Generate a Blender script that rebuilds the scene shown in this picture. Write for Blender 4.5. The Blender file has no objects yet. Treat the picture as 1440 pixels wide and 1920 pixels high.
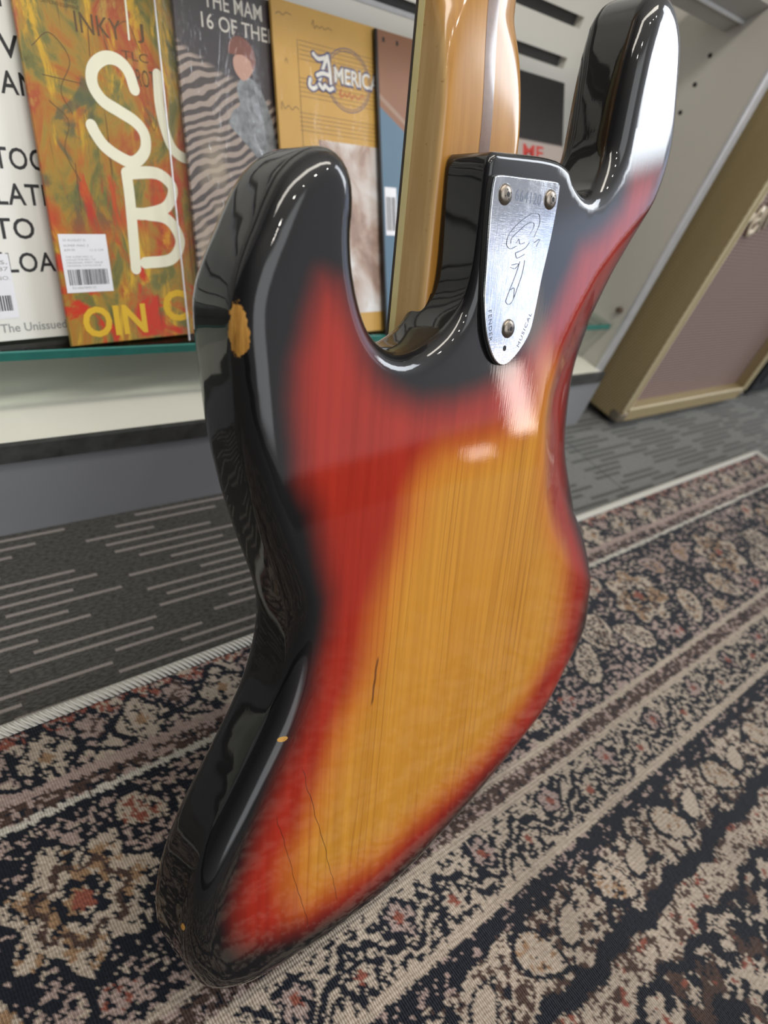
import bpy, bmesh, math, random
import numpy as np
from mathutils import Matrix, Vector
from mathutils.geometry import delaunay_2d_cdt

scene = bpy.context.scene
COL = scene.collection
PI = math.pi

# ------------------------------------------------------------------ camera, world, lamps, exposure
FLOOR = -480.0                       # all measures below are millimetres with the lens at the origin


def W(x, y, z):
    return Vector((x / 1000.0, y / 1000.0, (z - FLOOR) / 1000.0))


cam_data = bpy.data.cameras.new('camera')
cam = bpy.data.objects.new('camera', cam_data)
COL.objects.link(cam)
CR = (0.75082161, -0.19209377, 0.63195482), (-0.58114613, -0.64683143, 0.49384033), (0.31390459, -0.73804409, -0.59728957)
# rows of CR: world X, Y, Z written in (right, down, forward)
cm = Matrix.Identity(4)
for i in range(3):
    cm[i][0] = CR[i][0]
    cm[i][1] = -CR[i][1]
    cm[i][2] = -CR[i][2]
cm.translation = W(0, 0, 0)
cam.matrix_world = cm
cam_data.sensor_fit = 'VERTICAL'
cam_data.sensor_height = 36.0
cam_data.sensor_width = 27.0
cam_data.lens = 1331.0 / 1920.0 * 36.0
cam_data.clip_start = 0.01
cam_data.dof.use_dof = True
cam_data.dof.focus_distance = 0.375
cam_data.dof.aperture_fstop = 8.0
scene.camera = cam

scene.view_settings.view_transform = 'Standard'
scene.view_settings.look = 'None'
scene.view_settings.gamma = 1.0
scene.view_settings.use_curve_mapping = False
scene.view_settings.exposure = 0.05

world = bpy.data.worlds.new('shop_surroundings')
scene.world = world
world.use_nodes = True


class NT:
    """small helper around a node tree"""

    def __init__(self, tree):
        self.t = tree
        self.n = tree.nodes
        self.l = tree.links

    def new(self, kind, **kw):
        nd = self.n.new(kind)
        for k, v in kw.items():
            setattr(nd, k, v)
        return nd

    def put(self, sock, v):
        if isinstance(v, bpy.types.NodeSocket):
            self.l.new(v, sock)
        elif v is not None:
            if isinstance(v, (tuple, list)) and len(v) == 3 and sock.type == 'RGBA':
                v = (*v, 1.0)
            sock.default_value = v

    def math(self, op, a, b=0.0, c=None, clamp=False):
        nd = self.new('ShaderNodeMath', operation=op)
        nd.use_clamp = clamp
        self.put(nd.inputs[0], a)
        self.put(nd.inputs[1], b)
        if c is not None:
            self.put(nd.inputs[2], c)
        return nd.outputs[0]

    def step(self, v, lo, hi, smooth=True):
        nd = self.new('ShaderNodeMapRange')
        nd.interpolation_type = 'SMOOTHSTEP' if smooth else 'LINEAR'
        nd.clamp = True
        self.put(nd.inputs[0], v)
        self.put(nd.inputs[1], lo)
        self.put(nd.inputs[2], hi)
        return nd.outputs[0]

    def mix(self, f, a, b, blend='MIX'):
        nd = self.new('ShaderNodeMix', data_type='RGBA', blend_type=blend)
        self.put(nd.inputs[0], f)
        self.put(nd.inputs[6], a)
        self.put(nd.inputs[7], b)
        return nd.outputs[2]

    def ramp(self, f, stops, interp='LINEAR'):
        nd = self.new('ShaderNodeValToRGB')
        cr = nd.color_ramp
        cr.interpolation = interp
        while len(cr.elements) < len(stops):
            cr.elements.new(0.5)
        for e, (p, c) in zip(cr.elements, stops):
            e.position = p
            e.color = (*c, 1.0)
        self.put(nd.inputs[0], f)
        return nd.outputs[0]

    def sep(self, v):
        nd = self.new('ShaderNodeSeparateXYZ')
        self.put(nd.inputs[0], v)
        return nd.outputs

    def comb(self, x, y, z):
        nd = self.new('ShaderNodeCombineXYZ')
        for s, v in zip(nd.inputs, (x, y, z)):
            self.put(s, v)
        return nd.outputs[0]

    def mapping(self, vec, scale=(1, 1, 1), rot=(0, 0, 0), loc=(0, 0, 0)):
        nd = self.new('ShaderNodeMapping')
        self.put(nd.inputs[0], vec)
        nd.inputs['Scale'].default_value = scale
        nd.inputs['Rotation'].default_value = rot
        nd.inputs['Location'].default_value = loc
        return nd.outputs[0]

    def obj(self):
        return self.new('ShaderNodeTexCoord').outputs['Object']

    def noise(self, vec, scale=5.0, detail=2.0, rough=0.5, dist=0.0, color=False):
        nd = self.new('ShaderNodeTexNoise')
        self.put(nd.inputs['Vector'], vec)
        nd.inputs['Scale'].default_value = scale
        nd.inputs['Detail'].default_value = detail
        nd.inputs['Roughness'].default_value = rough
        nd.inputs['Distortion'].default_value = dist
        return nd.outputs['Color' if color else 'Fac']

    def attr(self, name):
        return self.new('ShaderNodeAttribute', attribute_name=name)


# surroundings: grey shop interior, bright shop-front windows to the right, ceiling above
wn = NT(world.node_tree)
wn.n.clear()
dx, dy, dz = wn.sep(wn.new('ShaderNodeTexCoord').outputs['Generated'])
az = wn.math('MULTIPLY', wn.math('ARCTAN2', dy, dx), 57.2958)
el = wn.math('MULTIPLY', wn.math('ARCSINE', dz), 57.2958)
wall = wn.ramp(wn.step(el, -10, 90, False), [(0.0, (.03, .028, .026)), (0.105, (.06, .056, .052)), (0.112, (.60, .58, .60)), (0.30, (.46, .46, .48)), (0.55, (.50, .49, .48)), (1.0, (.68, .66, .63))])


def band(v, lo, hi, soft):
    return wn.math('MULTIPLY', wn.step(v, lo - soft, lo + soft), wn.math('SUBTRACT', 1.0, wn.step(v, hi - soft, hi + soft)))


upper_window = wn.math('MULTIPLY', band(az, -22.5, -8, 1.0), band(el, 15.5, 46, 1.2))
lower_window = wn.math('MULTIPLY', band(az, -33, -4, 1.5), band(el, 5.5, 14.0, 1.5))
door_a = wn.math('MULTIPLY', band(az, -32.8, -30.9, .3), band(el, -0.5, 5.0, .5))
door_b = wn.math('MULTIPLY', band(az, -30.2, -28.3, .4), band(el, 1.0, 14.0, .8))
sill = wn.math('MULTIPLY', band(az, -36.8, -34.7, .25), band(el, -1.65, -0.65, .15))
side_fill = wn.math('MULTIPLY', band(az, -112, -66, 5.0), band(el, 5, 48, 3.0))  # unseen bright patch, widened and strengthened to light the shelf from the front
# the shop is dim towards the left and behind the display, light comes in from the right
turn = wn.math('ABSOLUTE', wn.math('ADD', az, 40.0))
turn = wn.math('MINIMUM', turn, wn.math('SUBTRACT', 360.0, turn))
gloom = wn.ramp(wn.step(turn, 35, 130, False), [(0.0, (1, 1, 1)), (.35, (.62, .62, .62)), (1.0, (.13, .13, .135))])
overhead = wn.step(el, 35, 70)
wall = wn.mix(1.0, wall, wn.mix(overhead, gloom, (1, 1, 1)), 'MULTIPLY')
c = wn.mix(upper_window, wall, (9.0, 9.5, 10.2))
c = wn.mix(lower_window, c, (1.05, 1.22, 1.60))
c = wn.mix(door_a, c, (9.0, 7.6, 7.0))
c = wn.mix(door_b, c, (2.2, 2.0, 1.95))
c = wn.mix(sill, c, (4.5, 3.8, 3.5))
c = wn.mix(side_fill, c, (2.3, 2.35, 2.4))
bg = wn.new('ShaderNodeBackground')
wn.put(bg.inputs[0], c)
bg.inputs[1].default_value = 1.0
wn.l.new(bg.outputs[0], wn.new('ShaderNodeOutputWorld').inputs[0])

# row of small ceiling spotlights and an added, unseen fill lamp that brightens the display
for i, (x, y) in enumerate(((-500, -1100), (-50, -1000), (420, -900), (900, -800), (1380, -700))):
    ld = bpy.data.lights.new('ceiling_spotlight', 'POINT')
    ld.energy = 5.5
    ld.shadow_soft_size = 0.032
    ld.color = (1.0, 0.95, 0.87)
    lo = bpy.data.objects.new('ceiling_spotlight', ld)
    lo.location = W(x, y, 1900)
    COL.objects.link(lo)
ld = bpy.data.lights.new('display_fill', 'AREA')
ld.shape = 'RECTANGLE'
ld.size, ld.size_y = 1.2, 0.12
ld.energy = 6.0
ld.color = (1.0, 0.94, 0.84)
lo = bpy.data.objects.new('display_fill', ld)
lo.location = W(150, 120, 800)
lo.rotation_euler = (math.radians(26), 0, 0)
COL.objects.link(lo)


# ------------------------------------------------------------------ helpers
def tag(o, label=None, cat=None, group=None, kind=None):
    if label:
        o['label'] = label
    if cat:
        o['category'] = cat
    if group:
        o['group'] = group
    if kind:
        o['kind'] = kind
    return o


def empty(name, matrix, label, cat, group=None):
    o = bpy.data.objects.new(name, None)
    o.empty_display_size = 0.05
    o.matrix_world = matrix
    COL.objects.link(o)
    return tag(o, label, cat, group)


def mesh_obj(name, verts, faces, mat, parent=None, smooth=False, sharp=None):
    me = bpy.data.meshes.new(name)
    me.from_pydata([tuple(v) for v in verts], [], [tuple(f) for f in faces])
    me.update()
    if mat:
        me.materials.append(mat)
    if smooth:
        me.polygons.foreach_set('use_smooth', [True] * len(me.polygons))
        if sharp:
            me.set_sharp_from_angle(angle=math.radians(sharp))
    o = bpy.data.objects.new(name, me)
    COL.objects.link(o)
    if parent:
        o.parent = parent
    return o


class MB:
    """collects pieces of one mesh"""

    def __init__(self):
        self.v = []
        self.f = []

    def add(self, v, f):
        b = len(self.v)
        self.v += [tuple(p) for p in v]
        self.f += [tuple(i + b for i in q) for q in f]

    def box(self, x0, y0, z0, x1, y1, z1, conv=None):
        v = [(x, y, z) for z in (z0, z1) for y in (y0, y1) for x in (x0, x1)]
        if conv:
            v = [conv(*p) for p in v]
        self.add(v, [(0, 2, 3, 1), (4, 5, 7, 6), (0, 1, 5, 4), (2, 6, 7, 3), (0, 4, 6, 2), (1, 3, 7, 5)])

    def prism(self, poly, z0, z1, conv=None):
        n = len(poly)
        v = [(x, y, z0) for x, y in poly] + [(x, y, z1) for x, y in poly]
        if conv:
            v = [conv(*p) for p in v]
        f = [tuple(range(n))[::-1], tuple(range(n, 2 * n))]
        f += [(i, (i + 1) % n, n + (i + 1) % n, n + i) for i in range(n)]
        self.add(v, f)

    def tube(self, pts, r, seg=8, closed=False):
        pts = [Vector(p) for p in pts]
        n = len(pts)
        rings = []
        up = Vector((0.3, 0.2, 1)).normalized()
        for i, p in enumerate(pts):
            a = pts[(i - 1) % n] if (closed or i > 0) else p
            b = pts[(i + 1) % n] if (closed or i < n - 1) else p
            t = (b - a).normalized()
            s = t.cross(up)
            if s.length < 1e-4:
                s = t.cross(Vector((1, 0, 0)))
            s.normalize()
            q = s.cross(t)
            rr = r[i] if isinstance(r, (list, tuple)) else r
            rings.append([p + s * rr * math.cos(2 * PI * k / seg) + q * rr * math.sin(2 * PI * k / seg) for k in range(seg)])
        v = [q for ring in rings for q in ring]
        f = []
        for i in range(n if closed else n - 1):
            j = (i + 1) % n
            for k in range(seg):
                f.append((i * seg + k, i * seg + (k + 1) % seg, j * seg + (k + 1) % seg, j * seg + k))
        if not closed:
            f.append(tuple(range(seg))[::-1])
            f.append(tuple((n - 1) * seg + k for k in range(seg)))
        self.add(v, f)

    def lathe(self, prof, seg=24, conv=None):
        v = []
        f = []
        m = len(prof)
        for k in range(seg):
            a = 2 * PI * k / seg
            for r, z in prof:
                p = (r * math.cos(a), r * math.sin(a), z)
                v.append(conv(*p) if conv else p)
        for k in range(seg):
            j = (k + 1) % seg
            for i in range(m - 1):
                f.append((k * m + i, j * m + i, j * m + i + 1, k * m + i + 1))
        self.add(v, f)

    def build(self, name, mat, parent=None, bevel=0.0, smooth=False, sharp=35, segs=2):
        o = mesh_obj(name, self.v, self.f, mat, parent, smooth, sharp)
        bm = bmesh.new()
        bm.from_mesh(o.data)
        bmesh.ops.recalc_face_normals(bm, faces=bm.faces)
        bm.to_mesh(o.data)
        bm.free()
        if bevel:
            md = o.modifiers.new('edge_rounding', 'BEVEL')
            md.width = bevel
            md.segments = segs
            md.limit_method = 'ANGLE'
            md.angle_limit = math.radians(40)
            md.harden_normals = False
            o.data.polygons.foreach_set('use_smooth', [True] * len(o.data.polygons))
            o.data.set_sharp_from_angle(angle=math.radians(sharp))
        return o


def mm(x, y, z):
    return (x / 1000.0, y / 1000.0, z / 1000.0)


def wbox(mb, x0, y0, z0, x1, y1, z1):
    """box in world millimetres"""
    mb.box(x0, y0, z0, x1, y1, z1, lambda x, y, z: tuple(W(x, y, z)))


def lettering(name, body, x0, y0, x1, y1, z, mat, parent, bold=0.0, depth=0.15, shear=0.0, rot=0.0, fit=True, label=None, space=1.0):
    """text fitted into the rectangle x0..x1, y0..y1 (mm) of the parent's plane"""
    cu = bpy.data.curves.new(name, 'FONT')
    cu.body = body
    cu.size = 1.0
    cu.offset = bold
    cu.shear = shear
    cu.space_character = space
    cu.fill_mode = 'FRONT' if depth <= 0.2 else 'BOTH'
    cu.extrude = 0.0
    cu.resolution_u = 3
    tmp = bpy.data.objects.new(name + '_tmp', cu)
    COL.objects.link(tmp)
    dg = bpy.context.evaluated_depsgraph_get()
    me = bpy.data.meshes.new_from_object(tmp.evaluated_get(dg))
    bpy.data.objects.remove(tmp)
    bpy.data.curves.remove(cu)
    n = len(me.vertices)
    co = np.zeros(n * 3)
    me.vertices.foreach_get('co', co)
    co = co.reshape(-1, 3)
    lo, hi = co.min(0), co.max(0)
    w, h = (hi - lo)[:2]
    sx, sy = (x1 - x0) / w, (y1 - y0) / h
    u = (co[:, 0] - lo[0]) * sx
    v = (co[:, 1] - lo[1]) * sy
    ca, sa = math.cos(rot), math.sin(rot)
    co[:, 0] = (x0 + u * ca - v * sa) / 1000
    co[:, 1] = (y0 + u * sa + v * ca) / 1000
    co[:, 2] = z / 1000
    me.vertices.foreach_set('co', co.ravel())
    me.update()
    if depth > 0.2:
        bm = bmesh.new()
        bm.from_mesh(me)
        r = bmesh.ops.extrude_face_region(bm, geom=bm.faces[:])
        bmesh.ops.translate(bm, verts=[e for e in r['geom'] if isinstance(e, bmesh.types.BMVert)], vec=(0, 0, depth / 1000))
        bmesh.ops.recalc_face_normals(bm, faces=bm.faces)
        bm.to_mesh(me)
        bm.free()
    me.name = name
    me.materials.clear()
    me.materials.append(mat)
    o = bpy.data.objects.new(name, me)
    COL.objects.link(o)
    o.parent = parent
    if label:
        o['label'] = label
    return o


def smooth_line(pts, per=8):
    """Catmull-Rom through 2-D points"""
    P = [np.array(p, float) for p in pts]
    P = [2 * P[0] - P[1]] + P + [2 * P[-1] - P[-2]]
    out = []
    for i in range(1, len(P) - 2):
        for k in range(per):
            t = k / per
            a, b, c_, d = P[i - 1:i + 3]
            out.append(.5 * (2 * b + (c_ - a) * t + (2 * a - 5 * b + 4 * c_ - d) * t * t + (3 * b - a - 3 * c_ + d) * t ** 3))
    out.append(P[-2])
    return out


def stroke(mb, pts, width, z, taper=False):
    """flat brush stroke with round ends, in mm on the parent's plane"""
    L = smooth_line(pts)
    w0 = np.full(len(L), 1.0)
    for end in (0, -1):
        a = L[end]
        t = L[0] - L[1] if end == 0 else L[-1] - L[-2]
        t = t / (np.linalg.norm(t) + 1e-9)
        cap = [(a + t * width / 2 * math.sin(q * PI / 12), max(.02, math.cos(q * PI / 12))) for q in range(1, 7)]
        if end == 0:
            L = [c_[0] for c_ in cap[::-1]] + L
            w0 = np.concatenate([[c_[1] for c_ in cap[::-1]], w0])
        else:
            L = L + [c_[0] for c_ in cap]
            w0 = np.concatenate([w0, [c_[1] for c_ in cap]])
    n = len(L)
    left, right = [], []
    for i, p in enumerate(L):
        t = L[min(i + 1, n - 1)] - L[max(i - 1, 0)]
        t = t / (np.linalg.norm(t) + 1e-9)
        nn = np.array((-t[1], t[0]))
        wd = width / 2 * w0[i]
        left.append(p + nn * wd)
        right.append(p - nn * wd)
    v = [mm(a[0], a[1], z) for a in left] + [mm(a[0], a[1], z) for a in right]
    f = [(i, n + i, n + i + 1, i + 1) for i in range(n - 1)]
    mb.add(v, f)


# ------------------------------------------------------------------ materials
def material(name):
    m = bpy.data.materials.new(name)
    m.use_nodes = True
    t = NT(m.node_tree)
    t.n.clear()
    out = t.new('ShaderNodeOutputMaterial')
    b = t.new('ShaderNodeBsdfPrincipled')
    t.l.new(b.outputs[0], out.inputs[0])
    return m, t, b, out


def plain(name, col, rough=0.5, metal=0.0, var=0.06, scale=40.0, spec=0.5, bump=0.0, coat=0.0):
    m, t, b, out = material(name)
    n = t.noise(t.obj(), scale, 3.0, .6)
    dark = tuple(x * (1 - var * 2) for x in col)
    lite = tuple(min(1, x * (1 + var)) for x in col)
    t.put(b.inputs['Base Color'], t.mix(n, dark, lite))
    b.inputs['Roughness'].default_value = rough
    b.inputs['Metallic'].default_value = metal
    b.inputs['Specular IOR Level'].default_value = spec
    b.inputs['Coat Weight'].default_value = coat
    b.inputs['Coat Roughness'].default_value = .05
    if bump:
        bp = t.new('ShaderNodeBump')
        bp.inputs['Strength'].default_value = bump
        bp.inputs['Distance'].default_value = .001
        t.put(bp.inputs['Height'], n)
        t.l.new(bp.outputs[0], b.inputs['Normal'])
    return m


def ink(name, col, rough=.55):
    return plain(name, col, rough, var=.04)


M_white = plain('white_laminate', (.76, .75, .70), .35, var=.02, scale=8)
M_panel = plain('shaded_grey_laminate', (.57, .55, .505), .4, var=.02, scale=8)  # side panel's laminate, darkened: the shade is put into the colour
M_cream = plain('cream_deck_laminate', (.80, .78, .68), .3, var=.03, scale=14)
M_plinth = plain('grey_kick_board', (.25, .255, .27), .45, var=.05, scale=9)
M_lip = plain('worn_black_edging', (.065, .066, .063), .4, var=.5, scale=60)
M_alu = plain('brushed_aluminium', (.74, .76, .80), .35, metal=.6, var=.08, scale=70)
M_dark = plain('matt_black', (.012, .012, .013), .5, var=.2)
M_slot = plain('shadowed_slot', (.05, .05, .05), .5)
M_ink = ink('black_ink', (.02, .02, .022))
M_grey_ink = ink('grey_ink', (.30, .31, .30))
M_cream_ink = ink('cream_ink', (.82, .80, .62))
M_label = ink('white_sticker', (.82, .82, .86), .4)
M_screw = plain('tarnished_screw_steel', (.30, .26, .22), .35, metal=1.0, var=.25, scale=300)
M_recess = plain('screw_recess_black', (.01, .01, .01), .6)

# ------------------------------------------------------------------ floor, rug
M_carpet, t, b, out_ = material('striped_carpet_tile')
oc = t.obj()
px, py, pz = t.sep(oc)
row = t.math('FLOOR', t.math('DIVIDE', py, .0101))
fr = t.math('FRACT', t.math('DIVIDE', py, .0101))
wnode = t.new('ShaderNodeTexWhiteNoise', noise_dimensions='1D')
t.put(wnode.inputs['W'], row)
rnd = wnode.outputs['Value']
tile = t.math('FLOOR', t.math('DIVIDE', t.math('ADD', px, .0864), .5))
glare_side = t.step(px, .55, .75)  # same carpet, painted lighter to the right to stand for window glare
period = .165
xx = t.math('DIVIDE', t.math('ADD', px, t.math('MULTIPLY', rnd, .5)), period)
seg_ = t.math('FLOOR', xx)
w2 = t.new('ShaderNodeTexWhiteNoise', noise_dimensions='2D')
t.put(w2.inputs['Vector'], t.comb(row, seg_, 0))
ln = t.math('ADD', .38, t.math('MULTIPLY', w2.outputs['Value'], .5))
on = t.math('LESS_THAN', t.math('FRACT', xx), ln)
fuzz = t.noise(oc, 900, 3.0, .7)
pile = t.noise(t.mapping(oc, (200, 700, 200)), 1.0, 3.0, .7)
lw = t.math('SUBTRACT', 1.0, t.step(t.math('ADD', t.math('ABSOLUTE', t.math('SUBTRACT', fr, .5)), t.math('MULTIPLY', t.math('SUBTRACT', fuzz, .5), .30)), .08, .20))
dash = t.math('MULTIPLY', on, lw)
base = t.mix(t.step(pile, .3, .7), (.030, .028, .025), (.088, .083, .074))
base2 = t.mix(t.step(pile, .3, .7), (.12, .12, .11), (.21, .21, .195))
dark_dash = t.math('MULTIPLY', on, t.math('SUBTRACT', 1.0, t.step(t.math('ABSOLUTE', t.math('SUBTRACT', fr, .5)), .22, .34)))
col_a = t.mix(dash, base, t.mix(fuzz, (.17, .145, .130), (.33, .29, .265)))
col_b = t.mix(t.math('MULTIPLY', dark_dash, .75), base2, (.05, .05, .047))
col = t.mix(glare_side, col_a, col_b)
seam_x = t.math('ABSOLUTE', t.math('SUBTRACT', t.math('FRACT', t.math('DIVIDE', t.math('ADD', px, .0864), .5)), .5))
seam = t.math('GREATER_THAN', seam_x, .497)
col = t.mix(t.math('MULTIPLY', seam, .6), col, (.02, .02, .02))
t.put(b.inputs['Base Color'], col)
b.inputs['Roughness'].default_value = .95
b.inputs['Specular IOR Level'].default_value = .15
b.inputs['Sheen Weight'].default_value = .25
b.inputs['Sheen Roughness'].default_value = .4
bp = t.new('ShaderNodeBump')
bp.inputs['Strength'].default_value = .6
bp.inputs['Distance'].default_value = .002
t.put(bp.inputs['Height'], t.math('ADD', t.math('MULTIPLY', pile, .7), t.math('MULTIPLY', dash, .4)))
t.l.new(bp.outputs[0], b.inputs['Normal'])

fl = MB()
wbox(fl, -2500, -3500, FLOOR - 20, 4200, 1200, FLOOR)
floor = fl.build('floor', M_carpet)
tag(floor, 'dark grey carpet tiles with short pale dashes', kind='structure')

# rug: every knot has its own colour
RT = -474.2
RUG_SLOPE = .018                                  # the rug lies very slightly askew
rng = np.random.default_rng(7)


def lattice(n=256):
    return rng.random((n, n))


L1, L2, L3 = lattice(), lattice(), lattice()


def vnoise(u, v, Lt):
    iu, iv = np.floor(u).astype(int), np.floor(v).astype(int)
    fu, fv = u - iu, v - iv
    fu, fv = fu * fu * (3 - 2 * fu), fv * fv * (3 - 2 * fv)
    n = Lt.shape[0]
    g = lambda a, c_: Lt[a % n, c_ % n]
    return (g(iu, iv) * (1 - fu) + g(iu + 1, iv) * fu) * (1 - fv) + (g(iu, iv + 1) * (1 - fu) + g(iu + 1, iv + 1) * fu) * fv


def fbm(u, v, s, Lt):
    return .55 * vnoise(u / s, v / s, Lt) + .3 * vnoise(u / s * 2.1 + 7, v / s * 2.1 + 3, Lt) + .15 * vnoise(u / s * 4.3, v / s * 4.3 + 9, Lt)


NAVY, CREAM, PINK, BROWN, RUST, OCHRE, PALE = range(7)
PAL = np.array([(.013, .016, .025), (.54, .45, .36), (.45, .34, .30), (.085, .052, .042), (.30, .095, .065), (.36, .225, .13), (.66, .62, .54)])


def rosette(u, d, cu, cd, R, petals, squash=1.0):
    du, dd = u - cu, (d - cd) * squash
    r = np.hypot(du, dd)
    th = np.arctan2(dd, du)
    return r / (R * (1 + .16 * np.cos(petals * th))), th


def leafshape(u, d, cu, cd, a, b_, rot):
    ca, sa = math.cos(rot), math.sin(rot)
    du, dd = u - cu, d - cd
    x, y = du * ca + dd * sa, -du * sa + dd * ca
    return (x / a) ** 2 + (y / (b_ * np.clip(1 - .35 * x / a, .3, 2))) ** 2, x, y


def rug_index(u, d):
    """palette index for position u along the edge and distance d from it"""
    K = np.full(u.shape, NAVY)
    n1 = fbm(u, d, 8, L1)
    n2 = fbm(u + 300, d + 90, 3.2, L2)
    streak = vnoise(u / 5.0, d / 1.9, L3)
    big = fbm(u, d, 42, L2)

    def put(mask, idx):
        K[mask] = idx

    def cell(P, off=0.0):
        c_ = np.floor((u - off) / P)
        return u - off - (c_ + .5) * P, c_

    # outer border: mottled pink-cream with rosettes
    A = (d > 5) & (d <= 52)
    put(A, np.where(n2 > .47, PINK, NAVY)[A])
    put(A & (n1 > .60), CREAM)
    put(A & (d < 15) & (n2 > .54), RUST)
    uu, ci = cell(66)
    f, th = rosette(uu, d, 0, 31, 15.5, 4)
    put(A & (f < 1.32) & (f >= 1.05), NAVY)
    put(A & (f < 1.05), CREAM)
    put(A & (f < 1.0) & (n2 < .41), NAVY)
    put(A & (f < .26), OCHRE)
    uu2, ci = cell(66, 33)
    f, th = rosette(uu2, d, 0, 21, 9.5, 5)
    put(A & (f < 1.4) & (f >= 1.0), NAVY)
    put(A & (f < 1.0), PINK)
    put(A & (f < .95) & (n2 > .60), BROWN)
    wv = np.abs(d - 40 - 6 * np.sin(uu2 / 66 * 2 * PI))
    put(A & (wv < 2.0) & (np.abs(uu2) < 24), NAVY)
    put((d > 47) & (d <= 53.5), PINK)
    # narrow brown band between two pale lines
    Bm = (d > 53.5) & (d <= 65)
    put(Bm, np.where(streak > .46, BROWN, PINK)[Bm])
    put(Bm & (n2 > .62), NAVY)
    put((d > 65) & (d <= 69.5), PALE)
    put((d > 69.5) & (d <= 73), NAVY)
    # wide navy band with palmettes, medallions and stems
    Cm = (d > 73) & (d <= 200)
    put(Cm & (streak * .75 + big * .45 > .70), PINK)
    put(Cm & (n2 > .73), CREAM)
    P = 214.0
    uu, ci = cell(P, -20)
    flip = np.where(ci % 2 == 0, 1.0, -1.0)
    ul = uu * flip

    def stem(x0, y0, x1, y1, w_, idx):
        ax, ay = x1 - x0, y1 - y0
        tt = np.clip(((ul - x0) * ax + (d - y0) * ay) / (ax * ax + ay * ay), 0, 1)
        dist = np.hypot(ul - x0 - tt * ax, d - y0 - tt * ay - 4 * np.sin(tt * 6))
        put(Cm & (dist < w_ + 2.2) & (dist >= w_), NAVY)
        put(Cm & (dist < w_) & (n2 < .72), idx)

    def med(cx, cy, a, b_, rot, idx, inner):
        q_, x_, y_ = leafshape(ul, d, cx, cy, a, b_, rot)
        put(Cm & (q_ < 1.45) & (q_ >= 1.0), NAVY)
        put(Cm & (q_ < 1.0), idx)
        put(Cm & (q_ < .86) & (n2 < .42), inner)
        put(Cm & (q_ < .5) & (n2 > .60), NAVY)

    f, th = rosette(ul, d, 0, 127, 40, 7, 1.15)
    put(Cm & (f < 1.14) & (f >= 1.0), NAVY)
    put(Cm & (f < 1.0), CREAM)
    put(Cm & (f < .96) & (n1 < .45), OCHRE)
    put(Cm & (f < .96) & (n2 < .37), NAVY)
    put(Cm & (np.abs(f - .60) < .06), BROWN)
    put(Cm & (np.abs(f - .30) < .07), NAVY)
    put(Cm & (f < .16), RUST)
    stem(44, 190, 84, 120, 2.6, CREAM)
    stem(84, 120, 66, 84, 2.4, CREAM)
    stem(-46, 194, -92, 146, 2.6, CREAM)
    stem(-92, 146, -70, 92, 2.2, PINK)
    stem(98, 196, 106, 78, 2.2, PINK)
    med(-62, 168, 27, 15, .9, CREAM, OCHRE)
    med(62, 162, 26, 14, -.7, CREAM, BROWN)
    med(-70, 100, 20, 12, -.6, PINK, OCHRE)
    med(52, 92, 17, 10, .5, CREAM, RUST)
    med(100, 140, 22, 15, 1.57, CREAM, BROWN)
    med(0, 184, 12, 8, 0, PINK, RUST)
    med(-102, 184, 13, 8, .4, CREAM, OCHRE)
    # brown guard stripe
    put((d > 200) & (d <= 206), CREAM)
    put((d > 206) & (d <= 220), BROWN)
    put((d > 206) & (d <= 220) & (n2 > .60), PINK)
    put((d > 206) & (d <= 220) & (n2 < .33), NAVY)
    put((d > 220) & (d <= 226), CREAM)
    # meander band
    E_ = (d > 226) & (d <= 268)
    put(E_, np.where(n2 > .46, CREAM, NAVY)[E_])
    uu, ci = cell(84)
    tri = (np.abs(uu) / 42.0 * 2 - 1)
    wv = d - (247 + 13 * tri + 2.5 * np.sin(uu / 3.2))
    put(E_ & (np.abs(wv) < 6.5), CREAM)
    put(E_ & (np.abs(wv) < 3.0), NAVY)
    put(E_ & (np.abs(wv - 9) < 2.0), NAVY)
    f, th = rosette(uu, d, 0, 252, 11, 6)
    put(E_ & (f < 1.25), NAVY)
    put(E_ & (f < .95) & (n2 > .42), CREAM)
    put(E_ & (f < .32), RUST)
    uu3, _ = cell(84, 42)
    f, th = rosette(uu3, d, 0, 240, 11, 5)
    put(E_ & (f < 1.2), NAVY)
    put(E_ & (f < .9) & (n2 > .45), PINK)
    put(E_ & (f < .3), RUST)
    put((d > 267) & (d <= 274), CREAM)
    jag = 2.5 * np.sin(u / 13.0) + 2.0 * np.sin(u / 5.1 + 1)
    F_ = (d > 274) & (d <= 290 + jag)
    put(F_, NAVY)
    put(F_ & (streak > .78), PINK)
    G_ = (d > 290 + jag) & (d <= 333 + jag)
    put(G_, np.where(n2 > .47, CREAM, BROWN)[G_])
    put(G_ & (n1 < .40), NAVY)
    uu, ci = cell(92, 15)
    q_, x_, y_ = leafshape(uu, d, -12, 312, 19, 12, .9)
    put(G_ & (q_ < 1.5) & (q_ > 1), NAVY)
    put(G_ & (q_ < 1) & (n2 < .5), CREAM)
    put(G_ & (q_ < .9) & (n2 > .62), OCHRE)
    q_, x_, y_ = leafshape(uu, d, 24, 310, 14, 8, -.6)
    put(G_ & (q_ < 1.6) & (q_ > 1), NAVY)
    put(G_ & (q_ < 1), CREAM)
    put((d > 333 + jag) & (d <= 347 + jag) & (streak < .72), NAVY)
    H_ = (d > 347 + jag) & (d <= 371 + jag)
    put(H_, np.where(n2 > .45, CREAM, BROWN)[H_])
    put(H_ & (n1 > .74), RUST)
    put((d > 370 + jag * 1.6) & (d <= 378 + jag * 1.6), NAVY)
    I_ = d > 378 + jag * 1.6
    put(I_, np.where(n1 + .3 * (big - .5) > .5, CREAM, NAVY)[I_])
    put(I_ & (fbm(u + 50, d, 15, L3) > .66), BROWN)
    put(I_ & (n1 > .74), RUST)
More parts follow.
